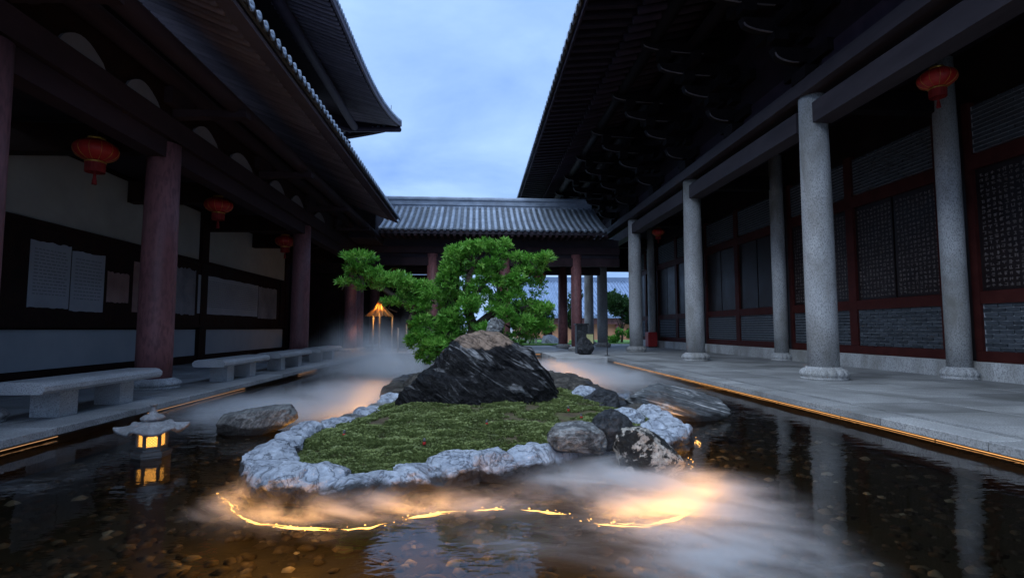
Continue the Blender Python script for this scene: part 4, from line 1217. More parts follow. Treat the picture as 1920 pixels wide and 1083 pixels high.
def rock(name, label, seed, mat, loc, size, rz=0.0, tilt=(0, 0), group=None, **kw):
    o_ = ob(name, raw_rock(name, seed, mat, kw.pop('sub', 5), **kw), None, loc, (tilt[0], tilt[1], rz), size)
    return tag(o_, label, 'rock', group)
rock('boulder', 'round grey swirled boulder on the front right rim of the island', 3, M['rock_grey'], (0.82, 4.33, 0.13), (0.235, 0.19, 0.145), 0.1, boxy=0.2)
rock('boulder', 'dark charcoal boulder wedged between grey boulder and speckled rock', 8, M['rock_dark'], (1.12, 4.40, 0.155), (0.165, 0.17, 0.175), 0.5, boxy=0.1)
rock('boulder', 'black boulder speckled with white, leaning into the water at island corner', 12, M['rock_speckled'], (1.36, 4.27, -0.03), (0.33, 0.19, 0.20), 0.0, (0, 0.55), boxy=0.2)
rock('boulder', 'pale lumpy rock at the right corner of the island rim', 21, M['rock_rim'], (1.84, 5.30, -0.04), (0.19, 0.25, 0.13), 0.5, boxy=0.1, amp=0.35)
rock('boulder', 'small pale rock behind the charcoal boulder', 22, M['rock_rim'], (1.62, 5.75, 0.03), (0.20, 0.13, 0.12), -0.6, boxy=0.2)
rock('boulder', 'dark rounded rock at right edge of moss, below the water reflections', 23, M['rock_dark'], (1.66, 7.0, 0.03), (0.26, 0.22, 0.17), -0.5, boxy=0.2)
rock('boulder', 'pale blue grey rock between moss and dark rounded rock', 24, M['rock_rim'], (1.50, 7.45, 0.05), (0.18, 0.2, 0.16), -0.5, boxy=0.2)
rock('boulder', 'dark brown rock sloping down right of the black rock', 25, M['rock_brown'], (1.38, 8.2, 0.02), (0.42, 0.45, 0.27), -0.3, (0, 0.25), boxy=0.2)
rock('boulder', 'small brown rock left behind the black rock by the water', 26, M['rock_brown'], (-1.22, 8.4, -0.03), (0.24, 0.28, 0.2), 0.4, boxy=0.2)
rock('boulder', 'pale brown shoulder rock under the lower left foliage', 27, M['rock_brown'], (-0.80, 8.1, 0.10), (0.36, 0.36, 0.24), 0.1, (0, -0.35), boxy=0.2)
rock('boulder', 'grey pointed rock peeping out among the foliage', 28, M['rock_grey'], (0.30, 9.0, 1.02), (0.15, 0.12, 0.22), 0.2, (0, 0.5), boxy=0.1)
rock('boulder', 'little brown stone lying in the water beside the speckled boulder', 29, M['rock_brown'], (1.66, 4.23, -0.17), (0.13, 0.07, 0.05), -0.5, boxy=0.3)
rock('water_rock', 'long flat slab rock with pale bands standing in water right of island', 33, M['rock_flat'], (2.62, 6.9, 0.0), (0.70, 0.36, 0.25), -0.06, (0, 0.2), boxy=0.35, amp=0.14, strat=0.012)
rock('water_rock', 'grey angular rock standing in water left of island', 37, M['rock_left'], (-2.45, 6.3, -0.06), (0.44, 0.26, 0.19), 0.05, (0, -0.13), boxy=0.4, amp=0.16)

# sprinkler spikes in the moss
for i, (x, y_, lab) in enumerate([(-1.20, 5.05, 'small sprinkler spike at the left edge of the moss'), (-0.44, 4.70, 'small sprinkler spike in the moss, left of centre'), (0.11, 5.42, 'small sprinkler spike just in front of the black rock'), (1.06, 6.15, 'small sprinkler spike at right foot of the black rock'), (1.12, 5.70, 'small sprinkler spike near the right rim of the moss')]):
    z = float(soil_z(np.array([[x, y_]]))[0])
    sp = thing('sprinkler', lab, 'sprinkler', (x, y_, z), 'sprinklers in the moss')
    build('stem', MB().lathe([(0.008, -0.02), (0.008, 0.05)], 8, (x, y_, z)), M['metal_dark'], sp)
    build('collar', MB().lathe([(0.012, 0.02), (0.014, 0.025), (0.014, 0.04), (0.01, 0.045)], 10, (x, y_, z)), M['red_silk'], sp)
    build('nozzle', MB().lathe([(0.011, 0.05), (0.013, 0.06), (0.010, 0.075)], 10, (x, y_, z)), M['rock_grey'], sp)

# =================================================================== the podocarpus on the island
def leaves(name, centers, normals, k, size, mat, width=0.2, tone_c=None, up=0.5, spread=0.62):
    N = len(centers); K = N * k
    C = np.repeat(centers, k, 0); D = np.repeat(normals, k, 0) * 0.75 + rng.normal(0, spread, (K, 3))
    D[:, 2] += up; D /= np.linalg.norm(D, axis=1, keepdims=True)
    S = np.cross(D, rng.normal(0, 1, (K, 3))); S /= np.linalg.norm(S, axis=1, keepdims=True) + 1e-9
    Ln = size * rng.uniform(0.6, 1.25, K)
    C = C + rng.normal(0, size * 0.14, (K, 3))
    tip = C + D * Ln[:, None]; midp = C + D * (Ln * 0.5)[:, None]
    w = S * (Ln * width)[:, None]
    V = np.stack([C, midp - w, tip, midp + w], 1).reshape(-1, 3)
    F = np.arange(K * 4).reshape(-1, 4)
    tn = np.repeat(tone_c if tone_c is not None else np.full(N, 0.5), k) + rng.normal(0, 0.13, K)
    return raw_mesh(name, V, F, mat, np.clip(tn, 0, 1))

# foliage pads: x, y, z, rx, ry, rz, density, tone
SX = 9.55
PADS = []
def pad(px, py, rx, ry, dy=0.0, dens=1.0, tone=0.6):
    # px,py: metres across / up on the tree's own plan, given at the trunk's depth
    PADS.append((px, SX + dy, py, rx, max(rx * 0.8, 0.18), ry, dens, tone))
TREE_PADS = [(-2.12,2.27,0.31,0.11,0.10,0.72), (-2.13,2.05,0.22,0.16,0.15,0.30), (-2.34,1.82,0.12,0.07,0.10,0.60), (-2.02,1.79,0.18,0.13,0.20,0.15), (-1.77,1.94,0.17,0.16,0.00,0.72), (-1.61,1.83,0.18,0.14,0.00,0.72), (-1.37,1.84,0.23,0.16,-0.05,0.72), (-1.18,1.73,0.19,0.14,-0.05,0.72), (-1.48,1.45,0.15,0.08,-0.15,0.72), (-0.94,1.75,0.14,0.09,0.00,0.72), (-0.82,1.61,0.18,0.13,-0.05,0.72), (-1.02,1.40,0.22,0.16,0.00,0.50), (-1.29,1.52,0.17,0.12,0.10,0.35), (-0.56,1.83,0.14,0.19,0.00,0.72), (-0.50,2.05,0.15,0.15,0.00,0.72), (-0.37,2.32,0.19,0.17,0.00,0.72), (-0.17,2.40,0.19,0.14,0.00,0.80), (0.13,2.47,0.19,0.13,0.00,0.85), (0.48,2.50,0.13,0.10,0.05,0.72), (0.43,2.31,0.13,0.12,0.10,0.45), (-0.34,1.88,0.19,0.31,0.30,0.12), (-0.21,2.17,0.19,0.16,0.30,0.12), (-0.51,1.48,0.18,0.25,0.30,0.12), (0.23,2.12,0.24,0.11,-0.05,0.72), (0.15,1.95,0.15,0.12,0.00,0.62), (0.37,1.84,0.14,0.11,0.05,0.55), (0.73,2.28,0.17,0.07,0.05,0.72), (1.00,2.25,0.22,0.07,0.05,0.72), (1.26,2.29,0.13,0.10,0.05,0.72), (1.16,2.11,0.17,0.11,0.20,0.20), (0.85,2.06,0.18,0.07,0.05,0.55), (0.58,1.83,0.16,0.13,0.05,0.62), (0.73,1.85,0.17,0.11,-0.05,0.72), (0.71,1.56,0.15,0.19,0.00,0.85), (1.13,1.83,0.17,0.24,0.30,0.08), (1.19,1.36,0.19,0.10,-0.05,0.60), (1.01,1.37,0.17,0.15,0.25,0.14), (0.86,1.09,0.22,0.15,0.00,0.50), (1.20,1.04,0.19,0.12,0.05,0.40), (-0.16,1.38,0.22,0.15,-0.10,0.60), (0.21,0.99,0.27,0.09,-0.25,0.80), (0.52,1.22,0.15,0.19,-0.15,0.72), (-0.00,1.49,0.13,0.09,0.00,0.50), (-0.94,1.09,0.22,0.15,-0.10,0.72), (-0.99,0.80,0.22,0.18,-0.20,0.78), (-0.73,0.67,0.23,0.17,-0.25,0.75), (-0.86,0.53,0.19,0.09,-0.15,0.40), (-0.54,0.89,0.22,0.19,0.00,0.35), (-0.49,1.16,0.19,0.16,0.00,0.50), (0.70,0.83,0.19,0.13,0.10,0.14), (0.99,0.88,0.16,0.12,0.10,0.14), (-0.17,1.06,0.23,0.17,0.20,0.20), (-0.33,0.83,0.20,0.17,0.20,0.15), (0.30,1.36,0.13,0.13,0.10,0.40), (0.02,1.75,0.14,0.14,0.15,0.4), (0.20,1.62,0.12,0.10,0.1,0.4), (0.45,1.55,0.13,0.10,0.1,0.4), (-0.15,1.60,0.14,0.16,0.2,0.4)]
cc, nn, tt = [], [], []
for (px_, pz_, rx, rz, dy, sh) in TREE_PADS:
    if px_ < -1.1: rz *= 0.82
    n_ = int(80 * (rx / 0.19) * (rz / 0.13) ** 0.7)
    if sh < 0.3: n_ = int(n_ * 0.5)
    d = rng.normal(size=(n_, 3)); d[:, 2] = d[:, 2] * 0.9 + 0.25; d /= np.linalg.norm(d, axis=1, keepdims=True)
    lob = 1 + 0.30 * fbm(d * 2.3 + px_ * 5, 3, int(abs(px_ * 100)))
    rad = (rng.random(n_) ** 0.28)[:, None] * lob[:, None]
    p = np.array([px_, SX + dy, pz_]) + d * rad * np.array([rx, max(rx * 0.95, 0.18), rz])
    ax = d * np.array([0.9, 0.9, 0.5]) + np.array([0, 0, 0.55]) + rng.normal(0, 0.25, (n_, 3))
    cc.append(p); nn.append(ax / np.linalg.norm(ax, axis=1, keepdims=True))
    tt.append(np.clip(rng.normal(0.48, 0.25, n_) + rng.normal(0, 0.10), 0, 1))
cc, nn, tt = np.concatenate(cc), np.concatenate(nn), np.concatenate(tt)
tree = thing('podocarpus_tree', 'cloud pruned bright green podocarpus tree behind the black rock', 'tree', (-0.1, SX, 0.1))
tcrown = ob('crown', leaves('crown', cc, nn, 13, 0.092, M['leaf'], 0.105, tt, 0.0, 0.55), tree)
tr = MB()
tr.tube([(-0.15, SX + .1, 0.0), (-0.2, SX + .12, 0.5), (-0.05, SX + .18, 1.0), (-0.2, SX + .2, 1.5), (-0.12, SX + .2, 2.0), (0.1, SX + .15, 2.4)], [.15, .12, .10, .085, .06, .025], 10)
tr.tube([(-0.2, SX + .12, 0.5), (-0.6, SX + .05, 1.0), (-1.1, SX, 1.35), (-1.5, SX, 1.6), (-1.9, SX + .05, 1.9), (-2.1, SX + .1, 2.2)], [.10, .08, .065, .05, .04, .02], 8)
tr.tube([(-0.05, SX + .18, 1.0), (0.3, SX + .2, 1.3), (0.7, SX + .15, 1.75), (1.0, SX + .1, 2.05), (1.25, SX + .1, 2.25)], [.08, .07, .055, .04, .018], 8)
tr.tube([(0.3, SX + .2, 1.3), (0.8, SX + .2, 1.35), (1.2, SX + .15, 1.5)], [.05, .04, .02], 8)
tr.tube([(-0.2, SX + .2, 1.5), (0.1, SX + .1, 1.75), (0.35, SX + .1, 2.2), (0.5, SX + .1, 2.42)], [.05, .04, .03, .015], 8)
tr.tube([(-0.2, SX + .12, 0.5), (0.3, SX, 0.8), (0.9, SX, 0.95)], [.07, .05, .025], 8)
tr.tube([(-0.2, SX + .12, 0.4), (-0.6, SX - .1, 0.6), (-1.0, SX - .2, 0.8)], [.07, .05, .025], 8)
tr.tube([(-1.1, SX, 1.35), (-1.2, SX - .02, 1.1), (-1.15, SX - .05, 0.9)], [.04, .03, .015], 8)
for i in range(60):
    t_ = TREE_PADS[rng.integers(0, len(TREE_PADS))]
    bx, bz = t_[0], t_[1]
    tr.tube([(bx + rng.uniform(-.10, .10), SX + .12, bz - rng.uniform(.10, .2)), (bx + rng.uniform(-.1, .1), SX + t_[4], bz - .1), (bx + rng.uniform(-.15, .15), SX + t_[4], bz + .08)], [.018, .012, .005], 5)
build('trunk', tr, M['bark'], tree, True)

def bush(name, label, cat, loc, rx, rz, n_, mat, size, trunk_h=0.0, group=None, lobes=5, seed=0, tone=0.5):
    r2 = np.random.default_rng(seed)
    t_ = thing(name, label, cat, loc, group)
    cs, ns = [], []
    for l in range(lobes):
        c0 = np.array([r2.uniform(-0.7, 0.7) * rx, r2.uniform(-0.5, 0.5) * rx, trunk_h + rz * r2.uniform(0.35, 1.5)])
        d = r2.normal(size=(n_ // lobes, 3)); d /= np.linalg.norm(d, axis=1, keepdims=True)
        cs.append(c0 + d * (r2.random(len(d)) ** 0.35)[:, None] * np.array([rx * 0.55, rx * 0.55, rz * 0.42])); ns.append(d)
    cs, ns = np.concatenate(cs), np.concatenate(ns)
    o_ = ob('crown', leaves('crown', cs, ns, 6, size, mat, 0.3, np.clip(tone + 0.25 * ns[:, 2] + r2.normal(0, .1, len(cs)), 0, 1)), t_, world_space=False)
    if trunk_h > 0:
        mb = MB().tube([(0, 0, 0), (0.06 * rx, 0, trunk_h * 0.6), (0, 0, trunk_h + rz)], [0.05 * rz + .03, 0.04 * rz + .02, 0.02], 7)
        for l in range(4):
            a = l * 1.7 + seed
            mb.tube([(0.04, 0, trunk_h * 0.7), (rx * 0.5 * math.cos(a), rx * 0.3 * math.sin(a), trunk_h + rz * 0.7)], [0.04, 0.012], 6)
        build('trunk', mb, M['bark'], t_, True, world_space=False)
    return t_
# planting beyond the columns
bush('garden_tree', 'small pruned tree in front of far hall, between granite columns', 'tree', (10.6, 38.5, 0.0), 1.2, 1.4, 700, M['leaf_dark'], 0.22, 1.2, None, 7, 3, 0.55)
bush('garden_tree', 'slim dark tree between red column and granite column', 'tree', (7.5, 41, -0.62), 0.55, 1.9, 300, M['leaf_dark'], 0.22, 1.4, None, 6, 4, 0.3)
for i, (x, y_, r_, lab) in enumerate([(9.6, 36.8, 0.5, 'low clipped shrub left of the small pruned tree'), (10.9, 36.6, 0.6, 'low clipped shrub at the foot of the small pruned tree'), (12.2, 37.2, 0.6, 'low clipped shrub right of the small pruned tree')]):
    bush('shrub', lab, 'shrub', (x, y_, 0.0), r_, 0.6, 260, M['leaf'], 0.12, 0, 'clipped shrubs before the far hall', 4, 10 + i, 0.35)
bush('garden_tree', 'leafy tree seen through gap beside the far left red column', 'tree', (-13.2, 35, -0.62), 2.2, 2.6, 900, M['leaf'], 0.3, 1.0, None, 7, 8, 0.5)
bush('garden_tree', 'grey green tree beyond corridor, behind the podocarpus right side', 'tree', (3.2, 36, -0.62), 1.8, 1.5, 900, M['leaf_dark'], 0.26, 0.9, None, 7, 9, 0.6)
structure(build('lawn', MB().bev(-2.0, 6.4, 33.4, 47, -0.618, 0.06, 0.05).bev(8.2, 30, 36.2, 47, -0.617, 0.02, 0.05), M['lawn']))
rock('garden_boulder', 'smooth round dark boulder beyond the last granite column', 51, M['rock_grey'], (12.4, 35.6, 0.1), (0.75, 0.7, 0.75), 0, boxy=0.0, amp=0.08, ridg=0.2)
rock('garden_boulder', 'smooth pale round boulder left of the red corridor columns', 52, M['rock_rim'], (4.75, 34.6, -0.02), (0.75, 0.6, 0.62), 0, boxy=0.0, amp=0.08, ridg=0.2)
# pale railing beyond the corridor
ra = thing('stone_railing', 'white stone railing beyond corridor under the tree', 'railing', (3.5, 33, -0.4))
for i in range(9):
    build('post', MB().bev(0.2 + i * 0.52, 0.33 + i * 0.52, 34.9, 35.03, -0.35, 0.55, 0.02), M['white_paint'], ra)
build('rail', MB().box(0.1, 4.5, 34.92, 35.01, 0.28, 0.40), M['white_paint'], ra)
build('rail', MB().box(0.1, 4.5, 34.92, 35.01, -0.15, -0.03), M['white_paint'], ra)

# =================================================================== stone lantern standing in the water
sx_, sy_ = -2.94, 5.15
sl_ = thing('stone_lantern', 'stone lantern with upturned petal roof and lit lattice windows in the water', 'stone lantern', (sx_, sy_, -0.15))
def hexring(r, z, ph=0.0): return [(sx_ + r * math.cos(ph + k * math.pi / 3), sy_ + r * math.sin(ph + k * math.pi / 3), z) for k in range(6)]
def hexprism(mb, prof, ph=R(30)):
    vs = []; fs = []
    for r_, z in prof: vs += hexring(r_, z, ph)
    for j in range(len(prof) - 1):
        for k in range(6): fs.append((j * 6 + k, j * 6 + (k + 1) % 6, (j + 1) * 6 + (k + 1) % 6, (j + 1) * 6 + k))
    fs.append(tuple(reversed(range(6)))); fs.append(tuple((len(prof) - 1) * 6 + k for k in range(6)))
    return mb.add(vs, fs)
build('base', hexprism(MB(), [(0.20, -0.46), (0.20, -0.13), (0.21, -0.12), (0.21, -0.085), (0.17, -0.075), (0.165, -0.055)]), M['lantern_stone_dark'], sl_)
build('light_box', hexprism(MB(), [(0.155, -0.055), (0.16, -0.05), (0.16, -0.03), (0.150, -0.028)]), M['lantern_stone_dark'], sl_)
build('light_box_top', hexprism(MB(), [(0.150, 0.118), (0.165, 0.12), (0.17, 0.15)]), M['lantern_stone_dark'], sl_)
for k in range(6):
    a = R(30) + k * math.pi / 3; a2 = a + math.pi / 3
    p = Vector((sx_ + 0.147 * math.cos(a), sy_ + 0.147 * math.sin(a), 0)); q = Vector((sx_ + 0.147 * math.cos(a2), sy_ + 0.147 * math.sin(a2), 0))
    build('corner_post', MB().lathe([(0.020, -0.03), (0.020, 0.12)], 8, (p.x, p.y, 0)), M['lantern_stone_dark'], sl_)
    t_ = (q - p).normalized(); nrm = Vector((t_.y, -t_.x, 0)); 
    if nrm.dot((p + q) / 2 - Vector((sx_, sy_, 0))) < 0: nrm = -nrm
    pw, ph_ = (q - p).length, 0.15
    mbw = MB(); i0 = p - nrm * 0.012; i1 = q - nrm * 0.012
    mbw.add([(i0.x, i0.y, -0.028), (i1.x, i1.y, -0.028), (i1.x, i1.y, 0.118), (i0.x, i0.y, 0.118)], [(0, 1, 2, 3)])
    win = build('window', mbw, M['amber_glow'], sl_)
    # diamond lattice bars
    lat = MB()
    for d in np.arange(-0.15, 0.16, 0.032):
        for sgn in (1, -1):
            pts_ = []
            for tt_ in (0, 1):
                u0 = d + (0.146 * tt_) ; u0 = u0 if sgn > 0 else pw - u0
                pts_.append((u0, -0.028 + 0.146 * tt_))
            # clip to the window width
            (u0, z0), (u1, z1) = pts_
            lo, hi = 0.015, pw - 0.015
            def clip(ua, za, ub, zb):
                if ua > ub: ua, za, ub, zb = ub, zb, ua, za
                if ub <= lo or ua >= hi: return None
                if ua < lo: za += (zb - za) * (lo - ua) / (ub - ua); ua = lo
                if ub > hi: zb -= (zb - za) * (ub - hi) / (ub - ua); ub = hi
                return ua, za, ub, zb
            c_ = clip(u0, z0, u1, z1)
            if c_:
                A = p + t_ * c_[0] + nrm * 0.004; B = p + t_ * c_[2] + nrm * 0.004
                lat.tube([(A.x, A.y, c_[1]), (B.x, B.y, c_[3])], 0.0042, 4)
    build('lattice', lat, M['lantern_stone_dark'], sl_)
# petal roof: six drooping lobes with upturned corners
vs = []; fs = []; nr, na = 7, 72
for j in range(nr):
    t = j / (nr - 1)
    for k in range(na):
        a = 2 * math.pi * k / na + R(30)
        lobe = abs(math.cos(3 * (a - R(30))))
        r_ = (0.085 + t * (0.215 + 0.085 * lobe ** 3))
        z = 0.275 - 0.115 * t ** 0.8 + 0.055 * (lobe ** 5) * t ** 2.5 - 0.012 * t * (1 - lobe)
        vs.append((sx_ + r_ * math.cos(a), sy_ + r_ * math.sin(a), z))
for j in range(nr - 1):
    for k in range(na): fs.append((j * na + k, j * na + (k + 1) % na, (j + 1) * na + (k + 1) % na, (j + 1) * na + k))
b_ = len(vs)
for j in range(nr):
    for k in range(na):
        x, y_, z = vs[j * na + k]; vs.append((x, y_, z - 0.035))
for j in range(nr - 1):
    for k in range(na): fs.append((b_ + j * na + k, b_ + (j + 1) * na + k, b_ + (j + 1) * na + (k + 1) % na, b_ + j * na + (k + 1) % na))
for k in range(na):
    e_ = (nr - 1) * na
    fs.append((e_ + k, e_ + (k + 1) % na, b_ + e_ + (k + 1) % na, b_ + e_ + k))
    fs.append((k, b_ + k, b_ + (k + 1) % na, (k + 1) % na))
build('roof', MB().add(vs, fs), M['lantern_stone'], sl_, True)
sl_.scale = (0.76, 0.76, 0.78)
build('finial', MB().lathe([(0.115, 0.262), (0.13, 0.275), (0.13, 0.295), (0.10, 0.315), (0.05, 0.335), (0.032, 0.37), (0.028, 0.41), (0.030, 0.425), (0.043, 0.43), (0.043, 0.445), (0.02, 0.448)], 24, (sx_, sy_, 0)), M['lantern_stone'], sl_, True)
# =================================================================== thatched lamp at the far left
tl = thing('thatched_lamp', 'glowing thatched garden lamp on a pole near left branch of tree', 'lamp', (-4.05, 22.75, 0))
lx, ly = -4.05, 22.75
th = MB()
for k in range(150):
    a = rng.uniform(0, 6.283); r1 = rng.uniform(0.50, 0.60); z1 = 1.55 + rng.uniform(-0.04, 0.02); w = 0.03
    r0 = rng.uniform(0.02, 0.10); z0 = 2.10 + rng.uniform(-0.03, 0.05)
    d = np.array([math.cos(a), math.sin(a)]); s_ = np.array([-d[1], d[0]])
    rm, zm = (r0 + r1) / 2 - 0.03, (z0 + z1) / 2 - 0.03 + rng.uniform(0, .03)
    P_ = [(lx + d[0] * r0 - s_[0] * .01, ly + d[1] * r0 - s_[1] * .01, z0), (lx + d[0] * r0 + s_[0] * .01, ly + d[1] * r0 + s_[1] * .01, z0),
          (lx + d[0] * rm + s_[0] * w, ly + d[1] * rm + s_[1] * w, zm), (lx + d[0] * r1 + s_[0] * w, ly + d[1] * r1 + s_[1] * w, z1), (lx + d[0] * r1 - s_[0] * w, ly + d[1] * r1 - s_[1] * w, z1), (lx + d[0] * rm - s_[0] * w, ly + d[1] * rm - s_[1] * w, zm)]
    th.add(P_, [(0, 1, 2, 5), (5, 2, 3, 4)])
thm, nt, b, o = new_mat('thatch_straw')
n_ = noise(nt, coords(nt, 'World', (1, 1, 0.3)), 14, 5)
c_ = ramp(nt, n_, [(0.3, (0.30, 0.17, 0.06)), (0.7, (0.55, 0.36, 0.14))])
nt.links.new(c_, b.inputs['Base Color']); b.inputs['Roughness'].default_value = 0.9
t2 = nt.nodes.new('ShaderNodeBsdfTranslucent'); nt.links.new(c_, t2.inputs['Color'])
m2 = nt.nodes.new('ShaderNodeMixShader'); m2.inputs[0].default_value = 0.5
nt.links.new(b.outputs[0], m2.inputs[1]); nt.links.new(t2.outputs[0], m2.inputs[2]); nt.links.new(m2.outputs[0], o.inputs['Surface'])
build('shade', th, thm, tl, fix=False)
build('pole', MB().tube([(lx, ly, 0), (lx, ly, 2.05)], 0.035, 8), M['bark_pale'], tl)
build('cap', MB().lathe([(0.10, 2.08), (0.09, 2.14), (0.03, 2.2)], 12, (lx, ly, 0)), M['thatch'], tl)
build('bulb', MB().lathe([(0.02, 1.84), (0.05, 1.86), (0.06, 1.90), (0.04, 1.94), (0.02, 1.95)], 12, (lx + 0.0, ly - 0.09, 0)), M['lamp_glow'], tl, True)
pl = bpy.data.lights.new('thatched_lamp_light', 'POINT'); pl.energy = 34; pl.color = (1, 0.5, 0.14); pl.shadow_soft_size = 0.06
plo = bpy.data.objects.new('thatched_lamp_light', pl); COL.objects.link(plo); plo.location = (lx, ly - 0.2, 1.88)
for i, (x, h, lab) in enumerate([(-4.35, 1.5, 'thin pale pole left of the thatched lamp'), (-3.55, 1.5, 'thin pale pole just right of the thatched lamp'), (-3.3, 1.0, 'short pale pole right of thatched lamp'), (-2.95, 1.15, 'short pale pole beside the lower tree foliage')]):
    t_ = thing('bamboo_pole', lab, 'pole', (x, 22.9, 0), 'pale poles around the thatched lamp')
    build('pole_shaft', MB().tube([(x, 22.9, 0), (x + 0.01, 22.9, h)], 0.032, 8).tube([(x, 22.9, h), (x + 0.01, 22.9, h + 0.03)], 0.04, 8), M['bark_pale'], t_, True)

# =================================================================== small things by the far right corner
pd = thing('dark_pedestal', 'dark stone pedestal and post with pale notice by far corner of pond', 'pedestal', (4.05, 20.9, 0))
build('post', MB().bev(3.98, 4.42, 21.0, 21.4, 0.02, 1.15, 0.03).box(3.94, 4.46, 20.96, 21.44, 1.153, 1.21), M['rock_dark'], pd)
build('notice', MB().box(4.36, 4.62, 20.93, 20.96, 0.42, 0.78), M['yellow_sign'], pd)
build('bracket', MB().box(4.3, 4.66, 20.961, 20.99, 0.36, 0.84), M['metal_dark'], pd)
rock('ornament_rock', 'dark weathered ornament rock on granite block beside the pedestal', 61, M['rock_dark'], (4.15, 20.3, 0.30), (0.30, 0.26, 0.33), 0.3, amp=0.5, boxy=0.0)
st = thing('rope_stanchion', 'thin metal rope post on right walkway near far corner', 'stanchion', (4.85, 19.6, 0))
build('shaft', MB().tube([(4.85, 19.6, 0), (4.85, 19.6, 0.72)], 0.018, 8), M['metal_dark'], st)
build('foot', MB().lathe([(0.11, 0.0), (0.11, 0.015), (0.03, 0.03)], 16, (4.85, 19.6, 0.002)), M['metal_dark'], st)
build('knob', MB().lathe([(0.018, 0.72), (0.032, 0.74), (0.03, 0.77), (0.01, 0.79)], 12, (4.85, 19.6, 0)), M['metal_dark'], st)
rb = thing('fire_box', 'red fire equipment box standing against right wall at the far end', 'fire box', (9.45, 28.4, 0))
build('cabinet', MB().bev(9.2, 9.7, 28.15, 28.65, 0.06, 0.82, 0.03), M['red_box'], rb)
build('door', MB().box(9.25, 9.65, 28.13, 28.15, 0.12, 0.76), M['red_box'], rb)
build('foot', MB().box(9.22, 9.68, 28.17, 28.63, 0.0, 0.06), M['metal_dark'], rb)

# =================================================================== lights along the water
def rope(name, label, pts, n_b, mat, r=0.011, closed=False, power=0.0, group=None, lamps=None):
    P_ = np.array(pts, float)
    d = np.r_[0, np.cumsum(np.linalg.norm(np.diff(P_, axis=0), axis=1))]
    t_ = thing(name, label, 'light string', tuple(P_[0]), group)
    q = np.linspace(0, d[-1], max(8, int(d[-1] / 0.12)))
    path = np.c_[[np.interp(q, d, P_[:, k]) for k in range(3)]].T
    spots = []
    if power:
        for s_ in (lamps if lamps is not None else np.arange(0.4, d[-1], 0.8)):
            s_, pw_ = (s_ if hasattr(s_, '__len__') else (s_, 1.0))
            p = [np.interp(s_, d, P_[:, k]) for k in range(3)]; q2 = [np.interp(s_ + 0.05, d, P_[:, k]) for k in range(3)]
            l_ = bpy.data.lights.new('rope_light', 'AREA'); l_.shape = 'ELLIPSE'; l_.size = 0.42; l_.size_y = 0.10
            l_.energy = power * pw_; l_.color = (1, 0.44, 0.075)
            lo_ = bpy.data.objects.new('rope_light', l_); COL.objects.link(lo_); lo_.location = (p[0], p[1], p[2] - 0.02)
            lo_.rotation_euler = (math.pi, 0, math.atan2(q2[1] - p[1], q2[0] - p[0]))
            spots.append((s_, pw_))
            g_ = bpy.data.lights.new('pool_glow', 'POINT'); g_.energy = power * pw_ * 0.6; g_.color = (1, 0.42, 0.07); g_.shadow_soft_size = 0.04  # extra point light, added to warm the pond floor around the rope
            go_ = bpy.data.objects.new('pool_glow', g_); COL.objects.link(go_); go_.location = (p[0], p[1], p[2] - 0.08)
    # the bulbs: dots along the rope, glowing strands imitating smeared light at lamps
    mb = MB()
    st_ = [(rng.uniform(0, d[-1]), 1.0, 0.012) for _ in range(n_b)]
    for s0, pw_ in spots:
        for k_ in range(int(round(4 * pw_ + 0.6))):
            L_ = rng.uniform(0.10, 0.34) * (0.5 + 0.5 * pw_); of = rng.normal(0, 0.013); sc_ = s0 + rng.normal(0, 0.05); r0 = rng.uniform(0.0018, 0.0044); ph = rng.uniform(0, 6.28)
            pts_, rad_ = [], []
            for u_ in np.linspace(-0.5, 0.5, 9):
                q_ = np.array([np.interp(sc_ + u_ * L_, d, P_[:, k]) for k in range(3)]); q3 = np.array([np.interp(sc_ + u_ * L_ + 0.02, d, P_[:, k]) for k in range(3)])
                tv = q3 - q_; nl = np.linalg.norm(tv)
                if nl < 1e-6: continue
                tv /= nl
                pts_.append(tuple(q_ + np.array([-tv[1], tv[0], 0]) * (of + 0.006 * math.sin(ph + u_ * 9)))); rad_.append(max(0.0004, r0 * (1 - (2 * u_) ** 2)))
            if len(pts_) > 2: mb.tube(pts_, rad_, 5)
    for s0, k_, lat in st_:
        p = np.array([np.interp(s0, d, P_[:, k]) for k in range(3)]); q2 = np.array([np.interp(s0 + 0.02, d, P_[:, k]) for k in range(3)])
        tv = q2 - p; tv = tv / (np.linalg.norm(tv) + 1e-9) if np.linalg.norm(tv) > 1e-6 else np.array([1.0, 0, 0])
        nv_ = np.array([-tv[1], tv[0], 0]); p = p + nv_ * rng.normal(0, lat) + np.array([0, 0, rng.uniform(-0.01, 0.02)])
        b_ = rng.uniform(0.002, 0.006); a_ = b_ * rng.uniform(1.0, 2.2)
        mb.add([tuple(p - tv * a_), tuple(p + nv_ * b_), tuple(p + tv * a_), tuple(p - nv_ * b_), tuple(p + np.array([0, 0, b_])), tuple(p - np.array([0, 0, b_]))],
               [(0, 3, 4), (3, 2, 4), (2, 1, 4), (1, 0, 4), (3, 0, 5), (2, 3, 5), (1, 2, 5), (0, 1, 5)])
    build('bulbs_and_streaks', mb, mat, t_)['kind'] = 'stuff'
    return t_
RZ = -0.20
